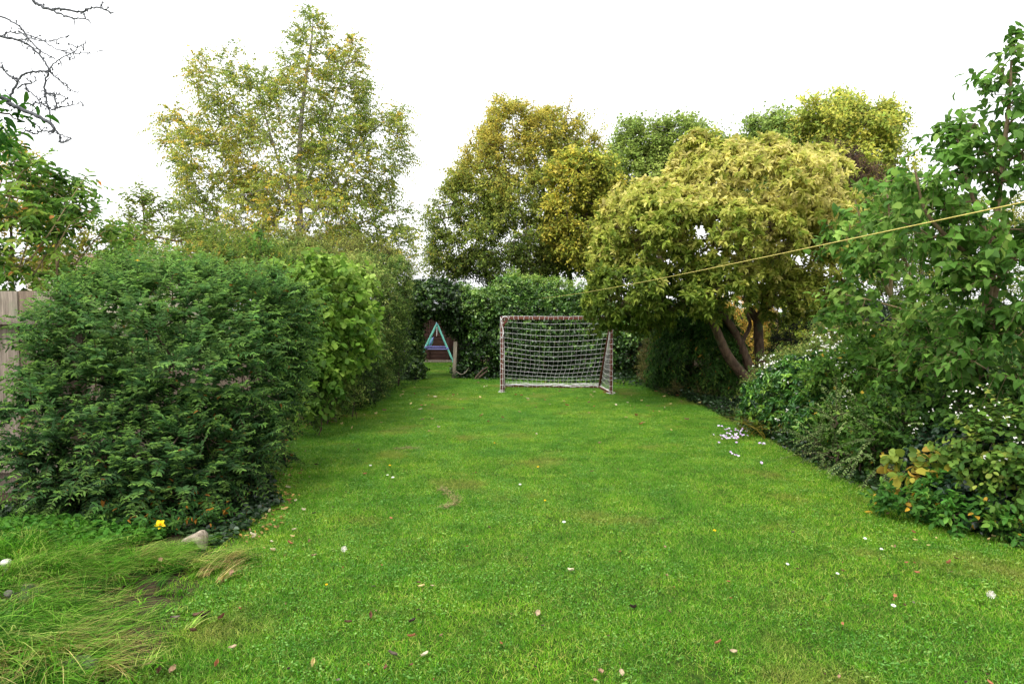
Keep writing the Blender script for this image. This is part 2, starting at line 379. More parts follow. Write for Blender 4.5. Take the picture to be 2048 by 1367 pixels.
def foliage(name, sps, mat, parent, kind='stuff'):
    Vs, Fs, Cs, n = [], [], [], 0; base = A(parent.location)
    for sp in sps:
        V, F = leafmesh(sp['P'], sp['D'], sp['N'], sp['L'], sp['W'], sp['tmpl']); Vs.append(V-base); Fs.append(F+n); n += len(V); Cs.append(np.repeat(sp['C'], len(sp['tmpl'][0]), 0))
    o = link(name, quadmesh(name, np.vstack(Vs), np.vstack(Fs), np.vstack(Cs), mat), parent)
    if kind: o['kind'] = kind
    return o

def plant(name, label, cat, blobs, n, spk, mat='leaf_matt', bark='bark_brown', roots=None, nskel=160, envk=None, woodname='stem', leafname='foliage', parts=0,
          group=None, base=None, growk=None, woodk=None, herotubes=None, extra=None, hero_only=False):
    envk = dict(envk or {}); seed = spk.get('seed', 1); envk.setdefault('seed', seed)
    T, O = env(blobs, n, **envk)
    if base is None:
        c = T.mean(0); base = A([c[0], c[1], 0])
    t = thing(name, label, cat, tuple(base), group)
    sp = sprays(T, O, **spk); mb = MB()
    if roots is None:
        r = np.random.default_rng(seed+9); roots = []
        for bl in blobs[:9]:
            c = W(bl[0], bl[1], bl[4]); c = c+A([0, min(.3, bl[5]*.4), 0]); top = A([c[0], c[1], c[2]*.85]); b_ = A([c[0]+r.normal()*.06, c[1]+r.normal()*.06, -.03])
            roots.append([b_+(top-b_)*q+r.normal(size=3)*.03*(0 < q < 1) for q in np.linspace(0, 1, 5)])
    sk = T[np.random.default_rng(seed).permutation(len(T))[:nskel]]
    X, par, cnt, fx = grow(roots, sk, seed=seed, **(growk or {}))
    grown_mesh(mb, X, par, cnt, fx, skipfixed=bool(herotubes), **(woodk or {}))
    if herotubes:
        for q_, (path, rad) in enumerate(herotubes): MB().tube(path, rad, 10).build(woodname if path[0][2] < .5 else 'limb', bark, t, smooth=True)
        mb.build('branches', bark, t, smooth=True)['kind'] = 'stuff'
    else:
        o = mb.build(woodname, bark, t, smooth=True)
        if len(roots) > 1: o.name = 'stems'; o['kind'] = 'stuff'
    if parts: sp = leaf_parts(t, sp, parts, mat, name)
    if sp['tw'] is not None:
        V, F = segmesh(*sp['tw'], 3); m2 = MB(); m2.add(V, F); o = m2.build('twigs', bark, t); o['kind'] = 'stuff'
    foliage(leafname, [sp]+(extra or []), mat, t)
    return t, T, O

# ------------------------------------------------------------------ ground, lawn, beds
def sheet(name, pts, z, mat, kind='structure', sub=None):
    me = bpy.data.meshes.new(name); me.from_pydata([(p[0], p[1], z) for p in pts], [], [list(range(len(pts)))]); me.materials.append(MATS[mat])
    o = link(name, me); o['kind'] = kind; return o
sheet('ground', [(-400, -60, 0), (400, -60, 0), (400, 700, 0), (-400, 700, 0)], 0, 'field')
LEFT = [(-1.45, 1.5), G(260, 1367)[:2], G(420, 1160)[:2], G(520, 1010)[:2], G(545, 900)[:2], G(600, 850)[:2], G(700, 815)[:2], G(790, 772)[:2], G(838, 750)[:2], (-2.4, 17.0), (-3.6, 18), (-3.6, 20.7)]
RIGHT = [(0.5, 20.7), (-0.9, 17.5), (-1.3, 16.6), (-1.2, 16.0), (0.5, 16.0), (3.2, 16.0), G(1330, 782)[:2], G(1420, 822)[:2], G(1500, 862)[:2], G(1600, 918)[:2], G(1740, 985)[:2], G(1850, 1030)[:2], G(2048, 1100)[:2], (4.4, 3.4), (4.6, 1.5)]
LAWN = A([tuple(p) for p in LEFT+RIGHT], float)
sheet('soil', [(-9, 1.0), (9, 1.0), (9, 24), (-9, 24)], .004, 'soil')
sheet('lawn', LAWN, .008, 'turf_soil')
def inside(P, poly):
    x, y = P[:, 0], P[:, 1]; c = np.zeros(len(P), bool); n = len(poly)
    for i in range(n):
        x0, y0 = poly[i]; x1, y1 = poly[(i+1) % n]
        hit = ((y0 > y) != (y1 > y)) & (x < (x1-x0)*(y-y0)/((y1-y0) if y1 != y0 else 1e-9)+x0); c ^= hit
    return c

def blades(n, rad, hmin, hmax, w, pal, lean=.5, seed=1, dirn=None, square=False, curl=.6, nseg=2):
    r = np.random.default_rng(seed); th = r.uniform(0, 6.283, n); rr = rad*np.sqrt(r.random(n)); B = np.stack([rr*np.cos(th), rr*np.sin(th), np.zeros(n)], 1)
    return blades_at(B, r.uniform(hmin, hmax, n), w, pal, lean, r, dirn, curl, nseg)
def blades_at(B, h, w, pal, lean, r, dirn=None, curl=.6, nseg=2, u=None):
    n = len(B); a = r.uniform(0, 6.283, n); hd = np.stack([np.cos(a), np.sin(a), np.zeros(n)], 1)
    if dirn is not None: hd = nrm(dirn+hd*.45)
    lz = np.abs(r.normal(size=n))*lean if np.isscalar(lean) else lean
    side = np.stack([-hd[:, 1], hd[:, 0], np.zeros(n)], 1)*1.0; rot = r.uniform(-1, 1, n)[:, None]; side = nrm(side+hd*rot)
    W_ = w*r.uniform(.6, 1.3, n); rows = []
    for k in range(nseg+1):
        t = k/nseg; c = B+hd*(h*lz*t*(1-.0)+h*curl*t*t*.5)[:, None]+A([0, 0, 1.])*(h*t*(1-.35*np.minimum(lz, 1.2)*t)*np.clip(1-.25*curl*t, .1, 1))[:, None]
        ww = (W_*(1-t*.85))[:, None]*.5; rows += [c-side*ww, c+side*ww]
    V = np.stack(rows, 1).reshape(-1, 3); f = A([[2*k, 2*k+1, 2*k+3, 2*k+2] for k in range(nseg)]); F = ((np.arange(n)*(2*nseg+2))[:, None, None]+f[None]).reshape(-1, 4)
    if u is None: u = r.random(n)
    C = palette(pal, u, np.clip(1+r.normal(size=n)*.16, .5, 1.6), .82, 1.04); C = np.repeat(np.clip(C, 0, 1), 2*nseg+2, 0)
    return V, F, C
TURF = ((48, 100, 14), (74, 138, 20), (98, 162, 32), (130, 178, 50), (180, 186, 104))
srcs = []
for k in range(8):
    V, F, C = blades(900, .23, .014, .034, .0034, TURF, .8, seed=100+k)
    if k >= 5:   # clover and other small round leaves in the turf
        r = np.random.default_rng(k); m = 110 if k < 7 else 40; th = r.uniform(0, 6.28, m); rr = .17*np.sqrt(r.random(m)); L = r.uniform(.007, .014, m)*(1 if k < 7 else 2.0)
        Pp = np.stack([rr*np.cos(th), rr*np.sin(th), r.uniform(.012, .030, m)], 1); D = nrm(np.stack([r.normal(size=m), r.normal(size=m), r.normal(size=m)*.25], 1))
        V2, F2 = leafmesh(Pp, D, A([0, 0, 1.])+r.normal(size=(m, 3))*.3, L, L*(.9 if k < 7 else .35), T_LEAF)
        C2 = np.repeat(palette(((70, 120, 34), (98, 152, 50), (134, 176, 80)), r.random(m), np.ones(m)), 6, 0)
        F = np.vstack([F, F2+len(V)]); V = np.vstack([V, V2]); C = np.vstack([C, C2])
    srcs.append(bpy.data.objects.new('turf_patch', quadmesh('turf_patch', V, F, C, 'turf_blade')))
gx, gy = np.meshgrid(np.arange(-4.2, 6, .19), np.arange(2.0, 20.8, .19)); P = np.stack([gx.ravel(), gy.ravel()], 1)+rng.normal(size=(gx.size, 2))*.045
x_, y_, z_ = proj(np.c_[P, np.zeros(len(P))]); P = P[inside(P, LAWN) & (x_ > -250) & (x_ < 2300)]
me = bpy.data.meshes.new('grass'); me.from_pydata([(p[0], p[1], .006) for p in P], [], [])
def attr(me, nm, ty, vals): a = me.attributes.new(nm, ty, 'POINT'); a.data.foreach_set('value', vals)
n = len(P); P3 = np.c_[P, np.zeros(n)]
weedy = noise3(P3, 1.6, 77)+rng.normal(size=n)*.5
idx = np.where(weedy > .8, rng.integers(5, 8, n), rng.integers(0, 5, n)); idx = np.where(P[:, 1] > 12, rng.integers(0, 5, n), idx)
attr(me, 'rot', 'FLOAT', rng.uniform(0, 6.28, n).astype(np.float32)); attr(me, 'scl', 'FLOAT', (rng.uniform(.8, 1.15, n)*(1+.12*noise3(P3, 2.0, 31))).astype(np.float32))
attr(me, 'idx', 'INT', idx.astype(np.int32))
grass = link('grass', me); tag(grass, 'short mown green grass of the lawn between the shrub borders', 'grass', kind='stuff')
ng = bpy.data.node_groups.new('scatter', 'GeometryNodeTree')
ng.interface.new_socket('Geometry', in_out='INPUT', socket_type='NodeSocketGeometry'); ng.interface.new_socket('Geometry', in_out='OUTPUT', socket_type='NodeSocketGeometry')
N_ = ng.nodes; gi = N_.new('NodeGroupInput'); go = N_.new('NodeGroupOutput'); iop = N_.new('GeometryNodeInstanceOnPoints'); jn = N_.new('GeometryNodeJoinGeometry')
for s_ in srcs:
    oi = N_.new('GeometryNodeObjectInfo'); oi.inputs['Object'].default_value = s_; g2 = N_.new('GeometryNodeGeometryToInstance')
    ng.links.new(oi.outputs['Geometry'], g2.inputs[0]); ng.links.new(g2.outputs[0], jn.inputs[0])
def named(nm, ty):
    a = N_.new('GeometryNodeInputNamedAttribute'); a.data_type = ty; a.inputs['Name'].default_value = nm; return a.outputs['Attribute']
cx = N_.new('ShaderNodeCombineXYZ'); ng.links.new(named('rot', 'FLOAT'), cx.inputs[2]); e2r = N_.new('FunctionNodeEulerToRotation'); ng.links.new(cx.outputs[0], e2r.inputs[0])
ng.links.new(gi.outputs[0], iop.inputs['Points']); ng.links.new(jn.outputs[0], iop.inputs['Instance']); iop.inputs['Pick Instance'].default_value = True
ng.links.new(named('idx', 'INT'), iop.inputs['Instance Index']); ng.links.new(e2r.outputs[0], iop.inputs['Rotation']); ng.links.new(named('scl', 'FLOAT'), iop.inputs['Scale'])
ng.links.new(iop.outputs[0], go.inputs[0])
gm = grass.modifiers.new('scatter', 'NODES'); gm.node_group = ng

# rough long grass, front left
def rough_grass():
    r = np.random.default_rng(3); Vs, Fs, Cs, n0 = [], [], [], 0
    def batch(n, cx_, cy_, sx, sy, h0, h1, dirx, diry, pal, lean, curl, w=.0045, ns=5):
        nonlocal n0
        nt_ = max(1, n//22); c0 = A([G(cx_+r.normal()*sx, min(1500, cy_+r.normal()*sy)) for _ in range(nt_)]); ti = r.integers(0, nt_, n)
        p = c0[ti]+r.normal(size=(n, 3))*A([.018, .018, 0]); p[:, 2] = .01; ta = r.normal(size=(nt_, 3))*A([.55, .55, 0]); tb_ = r.normal(size=nt_)*.22; th_ = r.uniform(.75, 1.25, nt_)
        h = r.uniform(h0, h1, n)*th_[ti]; dn = nrm(np.tile(A([dirx, diry, 0.]), (n, 1))+ta[ti])
        V, F, C = blades_at(p, h, w*1.35, pal, np.abs(r.normal(lean*.75, .3, n)), r, dn, curl*.8, ns, u=np.clip(r.random(n)*.7+.15+tb_[ti], 0, 1)); C = np.clip(.88*C*np.repeat(np.clip(1+r.normal(size=n)*.32+tb_[ti], .25, 1.9), 2*ns+2)[:, None], 0, 1)
        V[:, 2] = np.maximum(V[:, 2], .012+r.random(len(V))*.004); Vs.append(V); Fs.append(F+n0); Cs.append(C); n0 += len(V)
    green = ((44, 100, 26), (72, 136, 34), (104, 164, 48), (136, 180, 70), (176, 184, 104)); straw = ((150, 136, 70), (196, 174, 110), (214, 190, 138), (150, 162, 70))
    batch(2600, 100, 1150, 80, 22, .14, .30, .9, -.5, green, .8, 1.5)
    batch(2200, 40, 1230, 80, 60, .12, .30, .8, -.6, green, .9, 1.7)
    batch(2400, 50, 1290, 75, 45, .10, .24, .9, -.3, green, .9, 1.6)
    batch(800, 100, 1180, 50, 35, .12, .22, .9, -.6, straw, 1.0, 1.6, .0035)
    batch(500, 80, 1330, 70, 25, .12, .28, .9, -.2, straw, 1.0, 1.6, .0035)
    batch(2300, 310, 1125, 60, 12, .08, .18, 1, -.25, green, .9, 1.6)
    batch(450, 310, 1130, 60, 12, .08, .18, 1, -.25, straw, .9, 1.6, .0035)
    batch(1800, 60, 1110, 80, 18, .08, .24, .3, -.6, green, .5, .8)
    batch(2000, 60, 1380, 100, 40, .05, .15, .7, -.3, green, .7, 1.2)
    batch(1500, 250, 1190, 60, 50, .04, .09, .7, -.3, green, .7, 1.2)
    o = link('long_grass', quadmesh('long_grass', np.vstack(Vs), np.vstack(Fs), np.vstack(Cs), 'leaf_matt'))
    tag(o, 'rough unmown grass flopping over beside the pale stone', 'long grass', kind='stuff')
rough_grass()

def ground_cover(name, label, cat, polypx, n, L0, L1, ratio, pal, zmax, tmpl=T_LEAF, mat='leaf_glossy', seed=1, nran=.5, flat=.3):
    r = np.random.default_rng(seed); poly = A([G(*p)[:2] for p in polypx]); lo, hi = poly.min(0), poly.max(0); P = r.uniform(lo, hi, (n*4, 2)); P = P[inside(P, poly)][:n]; m = len(P)
    z = .008+r.random(m)*zmax*np.clip(.6+.5*noise3(np.c_[P, np.zeros(m)], 5, seed), .15, 1.2); D = nrm(np.c_[r.normal(size=(m, 2)), r.normal(size=m)*flat]); L = r.uniform(L0, L1, m)
    V, F = leafmesh(np.c_[P, z], D, A([0, 0, 1.])+r.normal(size=(m, 3))*nran, L, L*ratio, tmpl)
    V[:, 2] = np.maximum(V[:, 2], .0095)
    C = np.repeat(palette(pal, r.random(m)*.6+.2+.25*noise3(np.c_[P, np.zeros(m)], 3, seed+1), np.clip(1+r.normal(size=m)*.2, .5, 1.6)), len(tmpl[0]), 0)
    return tag(link(name, quadmesh(name, V, F, C, mat)), label, cat, kind='stuff')
IVY = ((18, 34, 18), (30, 52, 26), (46, 72, 36), (74, 100, 52))
ground_cover('ivy', 'dark small ivy carpeting the soil at the foot of the big rounded bush', 'ivy', [(0, 1010), (0, 1085), (150, 1075), (330, 1060), (430, 1100), (500, 1060), (560, 1010), (530, 930), (300, 960)], 9000, .025, .055, .9, IVY, .09)
ground_cover('leaf_litter', 'brown and yellow leaf litter strewn on bare soil along the left border', 'leaf litter', [(440, 1110), (560, 1060), (600, 990), (570, 900), (620, 860), (720, 830), (680, 800), (540, 850), (500, 950)], 1100, .02, .05, .45, ((70, 48, 30), (120, 90, 56), (170, 140, 80), (190, 150, 60)), .03, mat='dry_leaf', seed=4)
ground_cover('ground_cover', 'low green weeds creeping along the edge of the left border', 'weeds', [(560, 900), (640, 850), (740, 815), (840, 765), (780, 750), (640, 800), (520, 860), (520, 940)], 5000, .02, .045, .6, ((36, 66, 20), (62, 100, 32), (92, 124, 48), (120, 130, 60)), .07, seed=5, mat='leaf_matt')
ground_cover('weeds', 'bright leafy weeds between the rough grass and the big rounded bush', 'weeds', [(0, 1060), (0, 1120), (200, 1108), (330, 1085), (345, 1050), (150, 1065)], 3300, .02, .06, .6, ((40, 84, 24), (66, 122, 34), (100, 150, 50)), .13, seed=6, mat='leaf_matt')
ground_cover('clover', 'small leaved clover and creeping weeds in the lower left corner', 'clover', [(0, 1225), (0, 1330), (90, 1310), (130, 1260), (100, 1230)], 1600, .014, .03, .8, ((50, 96, 30), (90, 136, 52), (150, 168, 90)), .10, seed=7, mat='leaf_matt')
ground_cover('ivy', 'dark ivy and creeping leaves under the right hand border edge', 'ivy', [(1290, 775), (1400, 812), (1500, 862), (1600, 918), (1740, 985), (1850, 1035), (2060, 1110), (2200, 1060), (2048, 980), (1700, 880), (1450, 790), (1320, 762)], 14000, .025, .06, .8, ((16, 34, 14), (34, 60, 24), (56, 90, 36)), .14, seed=8)
ground_cover('ivy', 'ivy trails creeping along the foot of the hedge behind the goal', 'ivy', [(905, 758), (1340, 778), (1320, 740), (900, 742)], 5000, .04, .08, .8, IVY, .22, seed=9)

# ------------------------------------------------------------------ fence, left
def fence():
    Z = 5.9; p0 = W(-260, 583, Z); p1 = W(150, 583, Z); top = p0[2]; t = thing('fence', 'weathered grey timber fence of upright boards behind the big bush', 'fence', (p0[0], p0[1], 0))
    w = .142; n = int((p1[0]-p0[0])/w)+1; r = np.random.default_rng(8)
    for k in range(n):
        x = p0[0]+(k+.5)*w; h = top+r.normal()*.004
        m = MB(); m.box((x, p0[1]+.012*(k % 2), h/2), (w-.004+.012*(k % 2), .018, h), None); m.build('plank', 'fence_wood' if k % 3 else 'fence_wood_old', t, bevel=.002)
    for zz, hh in ((W(0, 640, Z)[2], .075), (W(0, 940, Z)[2]+.02, .08)):
        m = MB(); m.box(((p0[0]+p1[0])/2, p0[1]-.04, zz), (p1[0]-p0[0], .10, hh)); m.build('rail', 'fence_wood', t, bevel=.004)
    for x in (p0[0]+.3, p1[0]-.2):
        m = MB(); m.box((x, p0[1]+.085, top/2), (.09, .09, top)); m.build('post', 'post_wood', t, bevel=.004)
fence()

# ------------------------------------------------------------------ goal with net
def goal():
    FL = A([-0.19, 13.18, 0]); FR = A([1.87, 12.86, 0]); H = 1.48
    ux = nrm(FR-FL); uy = A([-ux[1], ux[0], 0]); dep = 0.92
    RL = A([-.16, 14.05, 0]); RR = A([1.79, 13.9, 0])
    t = thing('football_goal', 'small brown timber goal with a white net standing on the far lawn', 'goal', tuple(FL)); s = .058; up = A([0, 0, 1.])
    TL = FL+up*H; TR = FR+up*(H+.0)
    MB().beam(FL-up*.0, TL-up*s, s, s, ux).build('post', 'goal_wood', t, bevel=.004)
    MB().beam(FR, TR-up*s, s, s, ux).build('post', 'goal_wood', t, bevel=.004)
    MB().beam(TL-ux*s/2-up*s/2, TR+ux*s/2-up*s/2, s, s).build('crossbar', 'goal_wood', t, bevel=.004)
    MB().beam(RL+up*.03, RR+up*.03, s, s).build('ground_bar', 'goal_wood', t, bevel=.004)
    for a, b, c in ((FL, RL, TL), (FR, RR, TR)):
        MB().beam(a+uy*(s/2+.003)+up*.03, b-uy*(s/2+.003)+up*.03, s*.9, s*.9).build('ground_bar', 'goal_wood', t, bevel=.004)
        MB().beam(c-up*(s+.02)+uy*.04, b+up*.07-uy*.01, s*.8, s*.9).build('stay', 'goal_wood', t, bevel=.004)
        q = c-up*(s+.003); MB().beam(q+uy*0+ux*(.10 if c is TL else -.10)+up*.0, q-up*.12, s*.6, s*.8).build('brace', 'goal_wood', t, bevel=.003)
    # net
    r = np.random.default_rng(21); m = MB(); rc = .003
    def poly(P, rad=rc): P = A(P); m.segs(P[:-1], P[1:], rad, rad, 3)
    NX, NZ = 22, 15
    def back(s_, t_):
        top = TL*(1-s_)+TR*s_-up*.02+uy*.03; bot = RL*(1-s_)+RR*s_+up*.05; q = top*(1-t_)+bot*t_
        sag = math.sin(math.pi*s_)**.8*math.sin(math.pi*min(1, t_*.95))
        q = q-up*(.10*sag)+uy*(.14*math.sin(math.pi*t_)*(.3+.7*math.sin(math.pi*s_)))
        return q
    def jx(i, j): return A([noise3(A([[i*.55, j*.5, 0.]]), 1, 4)[0]*.012, 0, noise3(A([[i*.5, j*.5, 5.]]), 1, 9)[0]*.014])
    grid = [[back(i/NX+.010*math.sin(j*.9)*(j/NZ), 1-(1-j/NZ)**1.06)+jx(i, j)+ux*(.05*(j/NZ)*math.sin(math.pi*i/NX)*-1) for i in range(NX+1)] for j in range(NZ+1)]
    for j in range(1, NZ+1): poly(grid[j])
    for i in range(NX+1): poly([grid[j][i] for j in range(NZ+1)], rc*.85)
    for Fp, Tp, Rp in ((FL, TL, RL), (FR, TR, RR)):     # side nets
        def side(a, b):      # a: down the post, b: towards the back
            f = Fp+(Tp-Fp)*(1-a)*.96+up*.02; width = a; q = f+(Rp-Fp)*b*width*1.0+uy*.02
            return q+ux*(.03*math.sin(math.pi*b)*math.sin(math.pi*a))*(1 if Fp is FL else -1)+A([0, 0, -.05*math.sin(math.pi*b)*a])
        ND = 9
        g2 = [[side(j/NZ, i/ND)+jx(i+30, j)*.7 for i in range(ND+1)] for j in range(1, NZ+1)]
        for row in g2: poly(row)
        for i in range(ND+1): poly([row[i] for row in g2], rc*.85)
    def loops(a, b, n, half, rad=.0032):
        a, b = A(a), A(b); d = nrm(b-a); e = nrm(np.cross(d, up if abs(d[2]) < .9 else ux)); f = np.cross(d, e)
        for k in range(n):
            c = a+(b-a)*((k+.5)/n)+d*r.normal()*.008; tw = d*r.normal()*.012
            poly([c+e*half+f*half, c+e*half-f*half+tw, c-e*half-f*half+tw, c-e*half+f*half, c+e*half+f*half], rad)
    hb = s/2+.004
    loops(TL-up*s/2, TR-up*s/2, 22, hb); loops(FL+up*.02, TL-up*s, 14, hb); loops(FR+up*.02, TR-up*s, 14, hb); loops(RL+up*.03, RR+up*.03, 22, hb)
    def wavy(a, b, off, amp, n=40, rad=.0028, sd=0):
        ts = np.linspace(0, 1, n); a, b = A(a), A(b); P = a+(b-a)*ts[:, None]+A(off)
        P[:, 2] += amp*(noise3(np.c_[ts*40, ts*0, ts*0], 1, sd)); P += uy*(amp*noise3(np.c_[ts*50, ts*0+3, ts*0], 1, sd+1))[:, None]; poly(P, rad)
    wavy(TL, TR, up*.006-uy*.02, .006, sd=1); wavy(FL, TL, -uy*.034+ux*.015, .012, sd=3); wavy(FL, TL, -uy*.03-ux*.032, .012, sd=5); wavy(FR, TR, -uy*.034-ux*.02, .01, sd=7); wavy(FR, TR, -uy*.03+ux*.03, .01, sd=8)
    for k in range(5): wavy(RL, RR, up*(.055+.008*k)-uy*(.035-.006*k), .02, rad=.006, sd=20+k)
    for k in range(3): wavy(FL, RL, up*(.06), .02, n=16, rad=.007, sd=30+k); wavy(FR, RR, up*(.06), .02, n=16, rad=.007, sd=40+k)
    for c in (FL, FR):
        for k in range(7):
            q = [c+A([r.normal()*.035, r.normal()*.03, abs(r.normal())*.035+.008]) for _ in range(5)]; poly(spline(q, 4), .005)
    q = [TL+A([-.02, -.04, -.08]), TL+A([.0, -.045, -.03]), TL+A([.06, -.045, .004]), TL+A([.12, -.045, -.03]), TL+A([.17, -.04, -.045])]; poly(spline(q, 5), .008)
    q = [TL+A([-.03, -.045, -.01]), TL+A([.0, -.045, -.2]), TL+A([.03, -.045, -.3]), TL+A([-.01, -.045, -.42])]; poly(spline(q, 5), .008)
    m.build('net', 'net_cord', t)
goal()

# washing line
def line():
    a = W(2048, 393, 2.0); b = W(1085, 596, 15.7); d = a-b; a2 = a+d*.12; pts = [b+(a2-b)*t+A([0, 0, -.05*math.sin(math.pi*t)]) for t in np.linspace(0, 1, 60)]
    o = MB().tube(pts, .0023, 6).build('washing_line', 'rope_yellow', None, smooth=True, loc=(b[0], b[1], b[2])); tag(o, 'thin yellow washing line running from the hedge to the upper right', 'washing line')
line()

# ------------------------------------------------------------------ shed, swing and gate post beyond the arch
def shed():
    Y = 20.9; x0, x1 = -3.7, -1.75; H = 1.42; t = thing('shed', 'dark brown boarded playhouse shed seen through the ivy arch', 'shed', (x0, Y, 0))
    MB().box(((x0+x1)/2, Y+.95, H/2), (x1-x0-.06, 1.8, H-.02)).build('wall', 'shed_board', t)
    n = 13; bh = H/n
    for k in range(n):
        z = (k+.5)*bh; R = Matrix.Rotation(math.radians(6), 3, 'X')
        MB().box(((x0+x1)/2-.12, Y+.02, z), (x1-x0-.26, .018, bh+.004), A(R)).build('plank', 'shed_board', t, bevel=.003)
    for x in (x0+.02, x1-.22, x1): MB().box((x, Y-.01, H/2), (.07, .05, H)).build('corner_trim', 'shed_board', t, bevel=.003)
    MB().box((-2.52, Y-.012, H/2), (.022, .03, H)).build('batten', 'shed_board', t)
    MB().box(((x0+x1)/2, Y-.01, .04), (x1-x0+.1, .06, .08)).build('base_board', 'post_wood', t, bevel=.003)
    cx0 = (x0+x1)/2; pk = H+.62
    for sgn in (-1, 1):
        a = A([cx0+sgn*(x1-x0+.3)/2, Y+.9, H-.08]); b = A([cx0, Y+.9, pk])
        MB().beam(a, b, 2.1, .03, (0, 0, 1)).build('roof', 'shed_roof', t, bevel=.003)
    m = MB(); V = [[x0, Y+.0, H], [x1, Y, H], [cx0, Y, pk-.03], [cx0, Y, pk-.03]]; m.add(V, [[0, 1, 2, 3]]); V2 = A(V)+A([0, .03, 0]); m.add(V2, [[3, 2, 1, 0]]); m.build('gable', 'shed_board', t)
    MB().beam((x0+.35, Y-.12, H-.03), (x1-.55, Y-.12, H+.10), .05, .03).build('fascia', 'shed_roof', t, bevel=.003)
shed()
def swing():
    Z = 18.7; ap = W(874, 648, Z); up = A([0, 0, 1.]); t = thing('garden_swing', 'teal metal A-frame swing with two blue cross bars on the far lawn', 'swing', (ap[0], ap[1], 0))
    def foot(px0, py0, z=0):
        q = W(px0, py0, Z); d = q-ap; return ap+d*(ap[2]/(ap[2]-q[2]))
    fl, fr = foot(852, 693), foot(895, 697); dy = A([-.19, 1.7, 0])
    for a, b in ((ap, fl), (ap, fr), (ap+dy, fl+dy), (ap+dy, fr+dy)): MB().tube([a, b], .024, 8).build('leg', 'teal_paint', t, smooth=True)
    MB().tube([ap-dy*.04, ap+dy*1.05], .026, 8).build('top_bar', 'teal_paint', t, smooth=True)
    for k, zz in enumerate((693, 697.5)):
        a = W(852-k*2, zz, Z+.0+.08*(1-k)); b = W(895+k*0, zz+.5, Z+.08*(1-k)); MB().tube([a, b], .019, 8).build('cross_bar', 'blue_paint', t, smooth=True)
    for c in (ap, W(852, 694, Z), W(895, 697, Z)): MB().ellipsoid(c, (.035, .035, .04), 8, 6).build('joint', 'blue_paint', t, smooth=True)
    c = W(862, 684, Z+.5); s = thing('swing_disc', 'turquoise moulded swing seat hanging tilted inside the A-frame', 'swing seat', tuple(c))
    R = A(Matrix.Rotation(math.radians(20), 3, 'Y')); m = MB(); m.ellipsoid(c, (.045, .16, .14), 12, 8, R); m.build('seat', 'teal_plastic', s, smooth=True)
    th = np.linspace(0, 6.283, 17); ring = [c+R@A([.02, .17*math.cos(a), .15*math.sin(a)]) for a in th]; MB().tube(ring, .012, 6, False).build('rim', 'blue_paint', s, smooth=True)
    ropetop = ap+dy*.35; MB().tube([ropetop, c+A([.0, 0, .13])], .006, 5).build('rope', 'net_cord', s)
    MB().tube([ropetop+A([.0, 0, 0]), W(873.5, 672, Z+.4)], .008, 5).build('rope', 'net_cord', s)
swing()
def gatepost():
    b = G(908, 757); t = W(911, 683, b[1]); o = MB().beam(A([b[0], b[1], 0]), t, .085, .07, (0, 1, 0)).build('gate_post', 'post_wood', None, bevel=.006, loc=(b[0], b[1], 0)); tag(o, 'leaning weathered grey timber post at the right of the ivy arch', 'post')
    o = MB().tube(spline([W(912, 742, 15.8), W(922, 748, 15.7), W(930, 745, 15.7), W(938, 735, 15.9)], 5), .008, 5).build('cable', 'post_wood', None, loc=(b[0], b[1], .1)); tag(o, 'pale loop of cable hanging from the leaning gate post', 'cable')
    b2 = W(1552, 697, 18); t2 = W(1552, 620, 18); o = MB().tube(spline([A([b2[0], b2[1], 0]), b2, (b2+t2)/2+A([.02, 0, 0]), t2], 4), .055, 8).build('wooden_post', 'bark_pale', None, smooth=True, loc=(b2[0], b2[1], 0)); tag(o, 'pale brown post standing in the garden beyond the forked tree', 'post')
gatepost()
def house():
    Z = 42; c = W(215, 540, Z); t = thing('house', 'distant house with a brown tiled roof and brick chimney beyond the left shrubs', 'house', (c[0], c[1], 0)); e = W(0, 540, Z)[2]; rg = W(0, 500, Z)[2]
    MB().box((c[0], c[1]+3, e/2), (10, 6, e)).build('wall', 'render_wall', t)
    for sgn in (-1, 1): MB().beam((c[0], c[1]+3+sgn*3.4, e-.1), (c[0], c[1]+3, rg), 10.6, .12).build('roof', 'roof_tile', t)
    q = W(268, 490, Z+3); ch = MB().box((q[0], q[1], rg+.3), (.8, .6, 1.5)).build('chimney', 'brick_red', t)
    for dx in (-.2, .2): MB().tube([A([q[0]+dx, q[1], rg+1.05]), A([q[0]+dx, q[1], rg+1.35])], .11, 8).build('chimney_pot', 'brick_red', t, smooth=True)
    for dx in (-2.5, 0, 2.5):
        MB().box((c[0]+dx, c[1]-.01, e-1.1), (1.2, .08, 1.1)).build('window_frame', 'mushroom_skin', t); MB().box((c[0]+dx, c[1]-.06, e-1.1), (1.05, .03, .95)).build('pane', 'glass_dark', t)
house()

